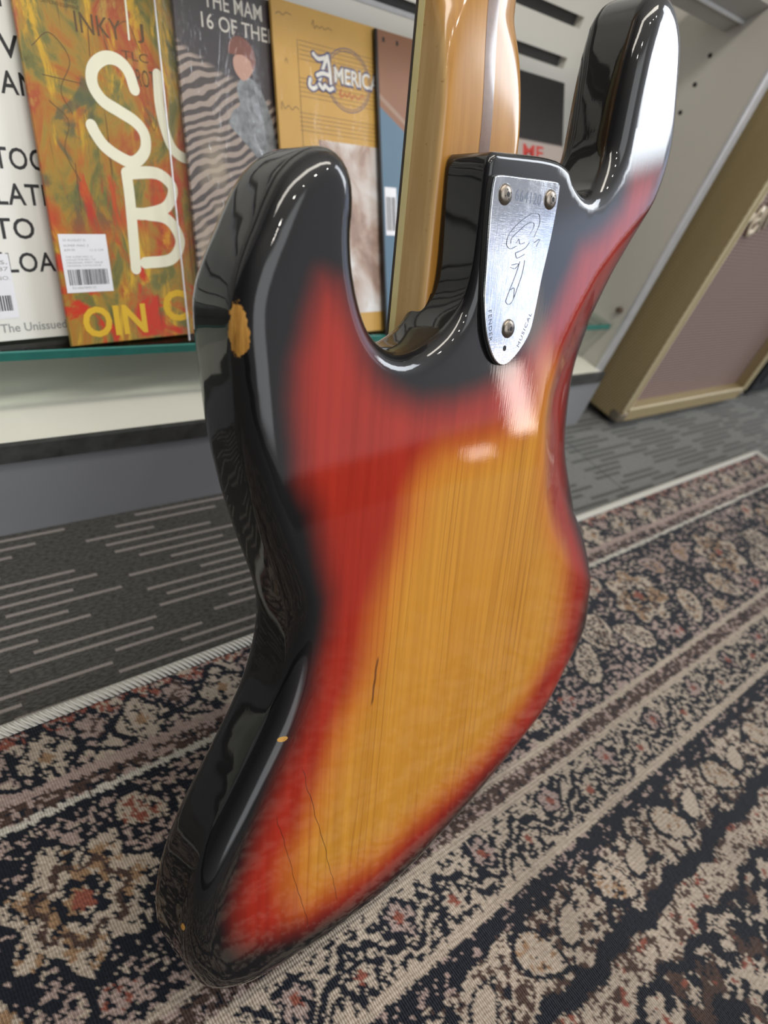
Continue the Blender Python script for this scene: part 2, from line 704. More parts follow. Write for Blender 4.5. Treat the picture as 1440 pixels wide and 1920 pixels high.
    f, th = rosette((u % 150) - 75, d, 0, 440, 30, 6)
    put(I_ & (f < 1.2) & (f > 1), NAVY)
    put(I_ & (f < 1) & (n2 > .45), CREAM)
    return K


xs = np.concatenate([np.arange(-420, -30, 8.0), np.arange(-30, 700, 1.5), np.arange(700, 1331, 2.6)])
ds = np.concatenate([np.arange(2.0, 330, 1.5), np.arange(330, 470, 1.7), np.arange(470, 760, 2.6), np.arange(760, 1000, 6.0)])
UX, DD = np.meshgrid(xs, ds)
jit = rng.normal(0, .7, UX.shape)
jit2 = rng.normal(0, .55, UX.shape)
idx = rug_index((UX + jit).ravel(), (DD + jit2).ravel()).reshape(UX.shape)
# worn print: a share of the knots takes the colour of a neighbour
sw = rng.random(UX.shape)
idx = np.where(sw < .13, np.roll(idx, 1, 0), np.where(sw > .92, np.roll(idx, 1, 1), idx))
rc = PAL[idx] * (.82 + .36 * rng.random(UX.shape))[..., None]
fade = (.92 + .3 * (vnoise(UX / 60, DD / 60, L1) - .5))[..., None]
rc = rc * fade
X3 = UX
Y3 = 287.5 + RUG_SLOPE * UX - DD
Z3 = np.full(UX.shape, RT) + rng.normal(0, .12, UX.shape)
nv = UX.size
rv = np.column_stack([X3.ravel() / 1000, Y3.ravel() / 1000, (Z3.ravel() - FLOOR) / 1000])
nrw, ncl = UX.shape
ii = np.arange(nrw - 1)[:, None] * ncl + np.arange(ncl - 1)[None, :]
q4 = np.stack([ii, ii + ncl, ii + ncl + 1, ii + 1], -1).reshape(-1, 4)
rme = bpy.data.meshes.new('patterned_rug')
# solid thickness: a skirt and a bottom under the pile
b0 = nv
low = (0.0 + .0002)
edge_loop = list(range(ncl)) + [r_ * ncl + ncl - 1 for r_ in range(1, nrw)] + [(nrw - 1) * ncl + c_ for c_ in range(ncl - 2, -1, -1)] + [r_ * ncl for r_ in range(nrw - 2, 0, -1)]
sk = rv[edge_loop].copy()
sk[:, 2] = low
allv = np.vstack([rv, sk])
ne = len(edge_loop)
ea = np.array(edge_loop)
eb = np.arange(ne) + b0
skf = np.stack([ea, np.roll(ea, -1), np.roll(eb, -1), eb], -1)
allf = np.vstack([q4, skf])
rme.vertices.add(len(allv))
rme.vertices.foreach_set('co', allv.ravel())
rme.loops.add(allf.size)
rme.loops.foreach_set('vertex_index', allf.ravel().astype(np.int32))
rme.polygons.add(len(allf))
rme.polygons.foreach_set('loop_start', np.arange(0, allf.size, 4, dtype=np.int32))
rme.update()
rme.validate()
ca_ = rme.color_attributes.new('knot_colour', 'FLOAT_COLOR', 'POINT')
cc = np.ones((len(allv), 4), np.float32)
cc[:nv, :3] = rc.reshape(-1, 3)
cc[nv:, :3] = (.4, .36, .3)
ca_.data.foreach_set('color', cc.ravel())
M_rug, t, b, out_ = material('woven_rug_pile')
oc = t.obj()
kc = t.attr('knot_colour').outputs['Color']
px, py, pz = t.sep(oc)
warp = t.math('SINE', t.math('ADD', t.math('MULTIPLY', px, 2 * PI / .0017), t.math('MULTIPLY', t.noise(oc, 60, 2.0), 6.0)))
weft = t.math('SINE', t.math('ADD', t.math('MULTIPLY', py, 2 * PI / .0030), t.math('MULTIPLY', t.noise(oc, 80, 2.0), 5.0)))
hgt = t.math('ADD', t.math('MULTIPLY', warp, .6), t.math('MULTIPLY', weft, .4))
fz = t.noise(oc, 1500, 2.0, .7)
shade = t.math('ADD', t.math('ADD', .72, t.math('MULTIPLY', fz, .42)), t.math('MULTIPLY', warp, .16))
t.put(b.inputs['Base Color'], t.mix(1.0, kc, t.comb(shade, shade, shade), 'MULTIPLY'))
b.inputs['Roughness'].default_value = .9
b.inputs['Specular IOR Level'].default_value = .2
b.inputs['Sheen Weight'].default_value = .11
b.inputs['Sheen Roughness'].default_value = .35
bp = t.new('ShaderNodeBump')
bp.inputs['Strength'].default_value = .8
bp.inputs['Distance'].default_value = .0009
t.put(bp.inputs['Height'], t.math('ADD', hgt, fz))
t.l.new(bp.outputs[0], b.inputs['Normal'])
rme.materials.append(M_rug)
rug = bpy.data.objects.new('patterned_rug', rme)
COL.objects.link(rug)
tag(rug, 'worn navy and cream oriental rug with floral borders under the bass guitar', 'rug')

# overcast cream edging: a cord with slanting stitches
M_edge, t, b, out_ = material('cream_overcast_edging')
oc = t.obj()
px, py, pz = t.sep(oc)
st_ = t.math('SINE', t.math('MULTIPLY', t.math('ADD', t.math('ADD', px, t.math('MULTIPLY', pz, .7)), t.math('MULTIPLY', py, .6)), 2 * PI / .0042))
t.put(b.inputs['Base Color'], t.mix(t.step(st_, -1, .4), (.66, .63, .55), (.82, .80, .72)))
b.inputs['Roughness'].default_value = .9
bp = t.new('ShaderNodeBump')
bp.inputs['Strength'].default_value = .9
bp.inputs['Distance'].default_value = .0015
t.put(bp.inputs['Height'], st_)
t.l.new(bp.outputs[0], b.inputs['Normal'])
eg = MB()
far = [W(x, 287.5 + RUG_SLOPE * x, RT - 1.0) for x in np.arange(-420, 1328, 24.0)]
rt_ = [W(1331 + .018 * d, 287.5 + RUG_SLOPE * 1331 - d, RT - 1.0) for d in np.arange(0, 1000, 40.0)]
eg.tube(far + rt_, .0050, 8)
ed = eg.build('edge_binding', M_edge, rug, smooth=True, sharp=80)
ed['label'] = 'cream overcast stitching along the rug edge'

# ------------------------------------------------------------------ display cabinet with slotted back
cab = empty('display_cabinet', Matrix.Translation(W(500, 560, FLOOR)), 'white shop display cabinet with slotted back, base deck and drilled side panel', 'display cabinet')
CABI = Matrix.Translation(-W(500, 560, FLOOR))


def cpart(mb, name, mat, parent=cab, bevel=0.0, label=None, smooth=False):
    o = mb.build(name, mat, parent, bevel=bevel, smooth=smooth)
    if parent is cab:
        o.data.transform(CABI)
    if label:
        o['label'] = label
    return o


XP = 969.0
ZD = -382.5
WY = 700.0
q = MB()
wbox(q, -900, 478, ZD - 16, XP - .5, WY, ZD)
cpart(q, 'base_deck', M_cream, label='cream base deck under the glass shelf')
q = MB()
wbox(q, -900, 473, ZD - 16.5, XP + 6, 478, ZD + .4)
cpart(q, 'deck_edging', M_lip, label='scuffed black front edge of the deck')
q = MB()
wbox(q, -900, 476, FLOOR, XP + 12, 490, ZD - 16.6)
cpart(q, 'kick_board', M_plinth, label='grey kick board down to the carpet')
# slotted back: planks with dark slots and aluminium inserts between
slots = [-47.5 + 46.0 * k for k in range(0, 4)] + [-47.5 - 92 * k for k in range(1, 4)]
zs = sorted(slots)
zlo = ZD
planks = MB()
bounds = [ZD] + zs + [420.0]
for i in range(len(bounds) - 1):
    z0 = bounds[i] + (6.5 if i else 0)
    z1 = bounds[i + 1] - (6.5 if i < len(bounds) - 2 else 0)
    wbox(planks, -900, WY, z0, 877, WY + 14, z1)
wbox(planks, 877, WY, ZD, XP - .5, WY + 14, 420)
cpart(planks, 'slotted_back', M_white, label='white slotted back panel')
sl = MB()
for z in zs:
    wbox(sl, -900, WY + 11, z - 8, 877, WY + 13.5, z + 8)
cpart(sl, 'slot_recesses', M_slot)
ins = MB()
for z in zs:
    wbox(ins, -900, WY - .8, z - 7.5, 640, WY + 3, z - 3.0)
cpart(ins, 'slot_inserts', M_alu, label='bright aluminium inserts in the slots')
# side panel with shelf-pin holes
holes = [18.9, -14.6, -47.5]
pn = MB()
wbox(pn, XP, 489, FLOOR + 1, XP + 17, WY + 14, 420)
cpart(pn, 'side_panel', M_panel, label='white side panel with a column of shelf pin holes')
for z in [18.9 + 32.9 * k for k in range(-11, 6)]:
    if z < -300:
        continue
    hq = MB()
    hq.tube([W(XP - .25, 566, z), W(XP + .3, 566, z)], .0029, 14)
    cpart(hq, 'pin_hole', M_recess)
# aluminium edge of the panel, flaring at its foot
tr = MB()
pr_ = []
zz = [420, -300, -360, -395, -425, -450, -468, FLOOR + 1]
sh = [0, 0, -1, -3, -6, -9, -12, -14]
for z, s_ in zip(zz, sh):
    pr_.append((z, s_))
vv = []
for z, s_ in pr_:
    for x, y in ((XP - 1 + s_, 484), (XP + 17.5 + s_, 484), (XP + 17.5 + s_, 489.2), (XP - 1 + s_, 489.2)):
        vv.append(tuple(W(x, y, z)))
ff = [(i * 4 + k, i * 4 + (k + 1) % 4, i * 4 + 4 + (k + 1) % 4, i * 4 + 4 + k) for i in range(len(pr_) - 1) for k in range(4)] + [(0, 1, 2, 3), tuple(len(vv) - 4 + k for k in range(4))[::-1]]
tr.add(vv, ff)
cpart(tr, 'panel_edge_trim', M_alu, bevel=.0012, label='silver metal trim on the front edge of the side panel')
# upper shelf with its sloping front rail
us = MB()
wbox(us, -900, 552, 60, XP - .5, 604, 76)
cpart(us, 'upper_shelf', M_white)
rl = MB()
prof = [(563, 45), (566, 49), (530, 86), (525, 82)]
vv = [tuple(W(x, y, z)) for x in (-900, XP - .6) for y, z in prof]
rl.add(vv, [(0, 1, 2, 3), (7, 6, 5, 4)] + [(k, 4 + k, 4 + (k + 1) % 4, (k + 1) % 4) for k in range(4)])
cpart(rl, 'price_rail', plain('grey_price_rail', (.33, .32, .30), .4, var=.04), label='sloping grey rail along the upper shelf')
rr = MB()
rr.tube([W(x, 547, 59.5) for x in (-900, 0, 500, XP - 1)], .0026, 8)
cpart(rr, 'rail_edge', M_alu)

# glass shelf carrying the record sleeves
M_glass, t, b, out_ = material('green_edged_glass')
t.n.remove(b)
tp = t.new('ShaderNodeBsdfTransparent')
t.put(tp.inputs['Color'], (.92, .98, .96))
gs = t.new('ShaderNodeBsdfGlossy')
gs.inputs['Roughness'].default_value = .02
fr_ = t.new('ShaderNodeFresnel')
fr_.inputs['IOR'].default_value = 1.45
mx = t.new('ShaderNodeMixShader')
t.l.new(fr_.outputs[0], mx.inputs[0])
t.l.new(tp.outputs[0], mx.inputs[1])
t.l.new(gs.outputs[0], mx.inputs[2])
t.l.new(mx.outputs[0], out_.inputs[0])
M_gedge = plain('ground_green_glass_edge', (.035, .20, .165), .25, var=.15, scale=50)
GZ = -316.0
g = MB()
wbox(g, -880, 503, GZ - 8, XP - 2, WY - 8, GZ)
glass = empty('glass_shelf', Matrix.Translation(W(40, 503, GZ)), 'glass shelf with green edge under the row of record sleeves', 'glass shelf')
GI = Matrix.Translation(-W(40, 503, GZ))
o = g.build('glass_pane', M_glass, glass, bevel=.0006)
o.data.transform(GI)
g = MB()
wbox(g, -880, 500.5, GZ - 8, XP - 2, 503, GZ)
o = g.build('front_edge', M_gedge, glass, bevel=.0008)
o.data.transform(GI)
o['label'] = 'dark green front edge of the glass'
pg = MB()
pg.tube([W(XP - 14, 516, GZ - 11.6), W(XP - .2, 516, GZ - 11.6)], .0030, 12)
pg.tube([W(XP - 14.5, 516, GZ - 8.9), W(XP - 3, 516, GZ - 8.9)], .0012, 8)
peg = pg.build('shelf_peg', M_screw, smooth=True)
tag(peg, 'small metal shelf peg in the side panel under the glass shelf end', 'shelf peg')
pg = MB()
pg.tube([W(XP - 7, 501, -292.5), W(XP - .2, 501, -292.5)], [.0040, .0046], 14)
k_ = pg.build('cabinet_screw', plain('brown_screw_cap', (.12, .085, .06), .4), smooth=True)
tag(k_, 'brown screw cap on the side panel just above the glass shelf', 'screw')

# ------------------------------------------------------------------ bass guitar
# outline, burst and plate contours in the instrument's own millimetres
# (x to the right seen from the back, y up the neck, z out of the back)
OUT = [(-108.3,-38.6),(-108.4,-42.6),(-108.2,-46.5),(-107.7,-50.4),(-107.1,-54.3),(-106.2,-58.2),(-105.0,-62.0),(-103.8,-65.8),(-102.3,-69.5),(-100.7,-73.1),(-98.8,-76.6),(-96.7,-79.9),(-94.3,-82.9),(-91.5,-85.6),(-88.4,-87.9),(-85.0,-90.0),(-81.5,-91.6),(-77.8,-92.7),(-74.0,-93.4),(-70.1,-93.5),(-66.3,-93.0),(-62.5,-92.2),(-58.7,-91.0),(-55.0,-89.6),(-51.3,-88.0),(-47.8,-86.2),(-44.3,-84.2),(-41.1,-82.0),(-38.2,-79.4),(-35.6,-76.5),(-33.5,-73.3),(-31.8,-69.8),(-30.4,-66.1),(-29.5,-62.3),(-28.8,-58.4),(-28.5,-54.5),(-28.3,-50.5),(-28.3,-46.5),(-28.4,-42.5),(-28.5,-38.5),(-28.5,-34.5),(-28.6,-30.5),(-28.6,-26.5),(-28.7,-22.5),(-28.7,-18.5),(-28.8,-14.5),(-28.8,-10.5),(-28.7,-6.5),(-27.9,-2.7),(-25.6,-0.1),(-21.9,0.7),(-17.9,1.1),(-13.9,1.4),(-9.9,1.8),(-6.0,2.2),(-2.0,2.5),(2.0,2.9),(6.0,3.2),(10.0,3.6),(14.0,3.9),(18.0,4.1),(22.0,4.3),(26.0,4.3),(30.0,4.3),(33.9,3.9),(37.9,3.2),(41.7,2.2),(44.8,0.0),(47.6,-2.8),(51.0,-4.7),(54.6,-6.2),(58.3,-7.4),(62.0,-8.1),(65.8,-8.2),(69.6,-7.7),(73.1,-6.5),(76.3,-4.6),(79.2,-2.2),(81.9,0.7),(84.2,3.8),(86.4,7.1),(88.3,10.5),(89.9,14.1),(91.1,17.7),(91.8,21.6),(92.3,25.5),(92.6,29.4),(93.0,33.4),(93.3,37.4),(93.7,41.4),(94.0,45.4),(94.4,49.4),(94.8,53.3),(95.3,57.3),(95.8,61.3),(96.3,65.3),(96.9,69.2),(97.6,73.1),(98.5,76.9),(99.4,80.6),(100.4,83.9),(101.1,86.7),(101.9,89.1),(102.9,91.3),(104.2,93.6),(106.1,96.3),(108.2,98.9),(110.8,101.3),(113.7,103.1),(116.6,104.5),(119.6,105.4),(122.9,105.8),(126.4,105.5),(129.8,104.6),(133.3,103.2),(136.7,101.4),(139.9,99.0),(142.8,96.3),(145.6,93.4),(148.0,90.1),(150.1,86.6),(151.8,82.9),(153.2,79.1),(154.4,75.3),(155.5,71.5),(156.6,67.5),(157.5,63.7),(158.6,59.9),(159.5,55.9),(160.6,52.0),(161.6,48.1),(162.4,44.2),(163.0,40.3),(163.4,36.2),(163.7,32.2),(163.7,28.2),(163.4,24.2),(162.7,20.1),(161.8,16.2),(160.7,12.4),(159.4,8.6),(158.0,4.9),(156.5,1.1),(154.9,-2.6),(153.2,-6.4),(151.6,-10.2),(149.9,-14.1),(147.9,-17.8),(146.0,-21.5),(144.2,-24.8),(142.3,-28.1),(140.6,-31.5),(139.2,-34.6),(137.6,-37.8),(136.1,-41.5),(134.5,-44.9),(133.1,-48.5),(131.9,-52.0),(131.2,-55.4),(130.4,-58.9),(129.9,-62.6),(129.4,-66.6),(128.9,-70.4),(128.2,-74.6),(127.2,-78.7),(126.0,-82.5),(124.7,-86.2),(123.3,-90.0),(121.7,-93.5),(120.3,-97.0),(118.9,-100.5),(117.7,-103.6),(116.8,-107.3),(116.1,-110.9),(115.7,-114.6),(115.5,-118.6),(115.5,-122.5),(115.6,-126.4),(115.7,-130.3),(116.0,-134.2),(116.4,-138.1),(116.8,-141.8),(117.3,-145.7),(117.8,-149.5),(118.6,-153.2),(119.3,-156.9),(120.3,-160.5),(121.3,-164.1),(122.5,-167.4),(124.0,-170.7),(125.6,-174.2),(127.4,-177.6),(129.3,-180.9),(131.2,-184.5),(133.1,-187.8),(135.1,-191.0),(137.2,-194.4),(139.1,-197.8),(141.2,-201.2),(143.1,-204.8),(144.9,-208.1),(146.9,-211.7),(148.7,-215.0),(150.7,-218.5),(152.7,-222.2),(154.6,-225.8),(156.3,-229.4),(158.1,-233.4),(159.6,-237.4),(160.9,-241.5),(161.8,-245.5),(162.5,-249.7),(162.9,-253.6),(163.2,-257.8),(163.3,-261.9),(163.3,-266.1),(163.5,-270.2),(163.6,-274.5),(163.9,-278.7),(164.3,-282.7),(164.7,-286.8),(165.4,-291.0),(166.0,-294.9),(166.5,-299.0),(167.0,-303.0),(167.4,-307.0),(167.3,-311.1),(166.7,-314.9),(165.4,-318.7),(163.8,-322.4),(161.9,-325.9),(159.8,-329.2),(157.5,-332.3),(155.0,-335.3),(152.5,-338.1),(149.8,-341.2),(147.2,-344.3),(144.5,-347.4),(142.1,-350.7),(139.7,-354.0),(137.3,-357.0),(134.9,-360.2),(132.5,-363.2),(130.0,-366.2),(127.4,-369.1),(124.7,-371.9),(121.8,-374.7),(118.9,-377.3),(115.7,-379.6),(112.4,-381.8),(108.9,-383.7),(105.4,-385.5),(101.8,-387.2),(98.2,-388.9),(94.5,-390.7),(91.0,-392.6),(87.5,-394.3),(83.9,-396.0),(80.3,-397.8),(76.6,-399.5),(73.0,-401.2),(69.4,-402.9),(65.7,-404.5),(62.0,-406.1),(58.4,-407.7),(54.7,-409.3),(51.0,-410.9),(47.4,-412.4),(43.6,-413.9),(40.0,-415.4),(36.3,-416.9),(32.6,-418.4),(28.9,-419.7),(25.1,-420.9),(21.3,-422.2),(17.5,-423.4),(13.7,-424.6),(9.9,-425.8),(6.0,-427.1),(2.2,-428.2),(-1.6,-429.4),(-5.4,-430.7),(-9.3,-431.9),(-13.0,-433.0),(-16.8,-434.0),(-20.6,-435.0),(-24.5,-436.0),(-28.4,-436.7),(-32.3,-437.5),(-36.3,-438.2),(-40.2,-439.0),(-44.2,-439.7),(-48.0,-440.4),(-52.0,-440.9),(-55.8,-441.2),(-59.8,-441.5),(-63.8,-441.6),(-67.8,-441.7),(-71.8,-441.5),(-75.8,-441.5),(-79.8,-441.5),(-83.8,-441.4),(-87.8,-441.4),(-91.8,-441.2),(-95.8,-441.0),(-99.8,-440.9),(-103.8,-440.6),(-107.8,-440.3),(-111.8,-439.8),(-115.7,-439.2),(-119.7,-438.7),(-123.6,-438.0),(-127.6,-437.4),(-131.5,-436.7),(-135.6,-436.3),(-139.5,-435.6),(-143.5,-435.0),(-147.4,-434.4),(-151.4,-433.6),(-155.2,-432.5),(-159.1,-430.9),(-162.7,-429.2),(-166.2,-427.2),(-169.6,-425.1),(-173.0,-422.9),(-176.0,-420.5),(-178.7,-418.1),(-180.8,-415.5),(-182.5,-412.7),(-184.1,-409.7),(-185.5,-406.5),(-186.8,-403.2),(-188.2,-399.8),(-189.4,-396.5),(-190.6,-393.0),(-191.5,-389.5),(-192.2,-385.9),(-192.6,-382.1),(-192.8,-378.1),(-192.9,-374.1),(-192.7,-370.2),(-192.4,-366.1),(-191.7,-362.1),(-191.1,-358.2),(-190.1,-354.2),(-189.2,-350.4),(-188.0,-346.6),(-186.7,-342.8),(-185.3,-339.1),(-183.8,-335.4),(-182.1,-331.7),(-180.4,-328.1),(-178.6,-324.7),(-176.6,-321.1),(-174.6,-317.7),(-172.4,-314.2),(-170.3,-310.9),(-168.1,-307.6),(-165.9,-304.2),(-163.8,-300.8),(-161.6,-297.4),(-159.4,-294.0),(-157.4,-290.6),(-155.2,-287.3),(-153.1,-283.8),(-151.0,-280.5),(-148.9,-277.0),(-146.9,-273.6),(-144.9,-270.0),(-143.0,-266.5),(-141.4,-262.9),(-139.8,-259.2),(-138.4,-255.5),(-137.1,-251.6),(-135.9,-247.7),(-135.0,-243.9),(-134.1,-240.0),(-133.4,-235.9),(-132.9,-232.0),(-132.6,-227.9),(-132.5,-223.8),(-132.7,-219.8),(-133.2,-215.8),(-134.0,-211.7),(-135.1,-207.8),(-136.3,-203.9),(-137.7,-200.2),(-139.1,-196.4),(-140.5,-192.7),(-142.0,-188.9),(-143.4,-185.3),(-144.9,-181.5),(-146.3,-177.8),(-147.6,-174.0),(-148.9,-170.3),(-150.2,-166.5),(-151.5,-162.7),(-152.7,-158.8),(-153.9,-155.1),(-154.9,-151.3),(-156.0,-147.4),(-157.0,-143.5),(-158.1,-139.6),(-159.0,-135.8),(-159.9,-131.9),(-160.6,-128.0),(-161.3,-124.1),(-161.9,-120.2),(-162.4,-116.3),(-162.9,-112.3),(-163.4,-108.3),(-164.0,-104.3),(-164.4,-100.4),(-164.9,-96.5),(-165.5,-92.5),(-166.0,-88.5),(-166.5,-84.5),(-166.7,-80.4),(-166.8,-76.3),(-166.5,-72.2),(-165.7,-68.0),(-164.5,-64.1),(-163.1,-60.3),(-161.6,-56.6),(-159.8,-52.8),(-158.1,-49.2),(-156.2,-45.7),(-154.5,-42.1),(-152.8,-38.6),(-150.9,-35.0),(-149.0,-31.6),(-147.0,-28.4),(-144.8,-25.2),(-142.1,-22.4),(-139.4,-19.7),(-136.4,-17.4),(-133.2,-15.3),(-129.9,-13.6),(-126.2,-12.6),(-122.6,-12.3),(-118.9,-13.0),(-115.5,-14.9),(-112.5,-17.8),(-110.4,-21.3),(-109.0,-25.4),(-108.3,-29.5),(-108.1,-33.7),(-108.1,-37.6)]
PLATE = [(-23.8,-10.1),(-3.7,-8.6),(23.6,-6.9),(28.1,-7.6),(29.1,-9.7),(28.8,-21.7),(27.1,-36.5),(23.9,-54.6),(22.1,-69.9),(19.6,-83.0),(11.9,-93.0),(2.4,-99.6),(-4.9,-100.1),(-12.1,-95.4),(-19.1,-85.1),(-23.9,-70.7),(-25.7,-56.8),(-27.2,-35.2),(-27.8,-22.2),(-27.4,-13.0)]
LOGO = [ [(-3.4,-40.4),(-8.2,-41.9),(-11.4,-41.0),(-12.3,-38.9),(-10.7,-34.9),(-4.8,-30.0),(2.5,-25.8),(8.3,-23.5),(12.6,-23.6),(14.3,-26.0),(14.1,-29.4),(11.1,-34.8)],[(-8.7,-39.7),(-8.3,-36.9),(-2.1,-32.5),(3.3,-29.3),(8.3,-28.0),(9.8,-29.8),(7.5,-33.4)],[(-3.8,-38.8),(-2.1,-37.0),(-0.6,-39.1),(3.4,-38.2)],[(-3.7,-43.8),(4.0,-41.0),(7.5,-37.9)],[(-3.7,-43.8),(-1.6,-46.0),(4.7,-43.8)],[(14.3,-39.2),(16.7,-35.5),(11.8,-37.6)],[(1.3,-47.5),(-1.2,-54.5),(-6.1,-65.1),(-6.5,-68.1),(-3.2,-68.9),(-0.6,-66.7),(2.2,-60.2),(4.8,-53.1),(5.4,-46.7)],[(-6.2,-50.8),(-2.0,-51.1),(0.1,-48.7),(-5.4,-49.6)],[(-3.8,-61.6),(-0.8,-60.9),(-0.2,-66.1)] ]
RED = [(-138.8,-107.9),(-135.8,-142.7),(-125.9,-159.2),(-119.7,-183.9),(-113.3,-206.3),(-113.6,-228.0),(-117.1,-239.3),(-121.6,-256.7),(-129.4,-277.9),(-141.0,-295.7),(-151.0,-312.5),(-160.5,-330.8),(-168.7,-348.5),(-173.6,-364.9),(-172.6,-382.7),(-164.9,-398.5),(-144.9,-408.6),(-121.0,-419.2),(-85.8,-426.4),(-51.7,-425.2),(-17.0,-419.9),(20.3,-408.5),(63.5,-394.8),(97.0,-380.9),(130.4,-357.1),(143.4,-331.2),(146.0,-305.7),(148.8,-276.9),(143,-247),(127,-210),(110,-172),(103,-148),(100,-122),(103,-95),(111,-68),(121,-43),(131.0,-17.6),(140.3,-1.0),(143.2,14.7),(113.5,7.8),(104.9,-14.0),(86.8,-27.6),(65.5,-38.0),(54.2,-59.0),(42.2,-77.0),(29.6,-91.7),(12.0,-106.0),(-15.4,-114.7),(-37.1,-118.8),(-61.6,-119.6),(-81.2,-113.0),(-96.2,-103.5),(-103.9,-91.4),(-112.8,-77.8),(-121.2,-65.1),(-128.5,-63.3),(-134.6,-78.0),(-138.8,-94.8)]
AMB = [(-52.3,-158.1),(-38.8,-148.4),(-8.8,-149.3),(15.4,-144.4),(38.2,-137.2),(46.0,-129.8),(49.3,-120.4),(51.0,-109.3),(58.8,-129.2),(59.6,-154.6),(69.4,-191.5),(84.1,-217.0),(104.1,-241.5),(111.8,-270.8),(114.1,-304.4),(107.7,-318.4),(81.0,-343.9),(44.5,-368.2),(2.8,-379.9),(-34.7,-388.5),(-67.1,-394.9),(-99.3,-392.5),(-120.4,-392.2),(-127.3,-373.3),(-128.0,-355.5),(-118.8,-342.1),(-108.4,-314.4),(-100.0,-293.3),(-87.4,-270.6),(-80.8,-252.5),(-79.3,-239.5),(-76.8,-224.5),(-69.1,-203.6),(-61.4,-182.8),(-57.5,-165.9)]
RIDGE = [(149.9,1.6),(131.8,-10.7),(106.4,-30.8),(87.1,-48.9),(69.7,-72.8),(58.6,-92.3),(50.6,-120.8),(51.0,-140.1),(65.5,-190.8),(79.9,-216.1),(109.2,-246.9),(146.4,-269.5),(172.4,-285.8)]

BASS = Matrix(((0.9975232, 0.0321759, 0.0625478, 0), (0.0439872, 0.4085435, -0.9116783, 0), (-0.0548876, 0.9121716, 0.4061162, 0), (0, 0, 0, 1)))
BASS.translation = W(310.05, 246.79, -59.61)


def seg_dist(P, A, B):
    """distance of points P to segments A-B, index of the nearest, and cross product sign"""
    best = np.full(len(P), 1e9)
    side = np.zeros(len(P))
    for a, b in zip(A, B):
        d = b - a
        t = np.clip(((P - a) @ d) / (d @ d + 1e-12), 0, 1)
        q = P - a - t[:, None] * d
        dist = np.hypot(q[:, 0], q[:, 1])
        cr = d[0] * (P[:, 1] - a[1]) - d[1] * (P[:, 0] - a[0])
        m = dist < best
        best[m] = dist[m]
        side[m] = np.sign(cr[m])
    return best, side


def inside(P, poly):
    c_ = np.zeros(len(P), bool)
    n = len(poly)
    for i in range(n):
        x1, y1 = poly[i]
        x2, y2 = poly[(i + 1) % n]
        if y1 == y2:
            continue
        m = ((y1 > P[:, 1]) != (y2 > P[:, 1])) & (P[:, 0] < (x2 - x1) * (P[:, 1] - y1) / (y2 - y1) + x1)
        c_ ^= m
    return c_


def signed(P, poly):
    poly = np.array(poly, float)
    d, _ = seg_dist(P, poly, np.roll(poly, -1, 0))
    return np.where(inside(P, poly), d, -d)


RIDGE_L = np.array([(190, 28)] + RIDGE + [(205, -302)], float)


def belly(P):
    d, s = seg_dist(P, RIDGE_L[:-1], RIDGE_L[1:])
    d = np.where(s > 0, d, 0.0)
    h = .43 * (np.sqrt(d * d + 9.0) - 3.0)
    return np.minimum(h, 17.0)


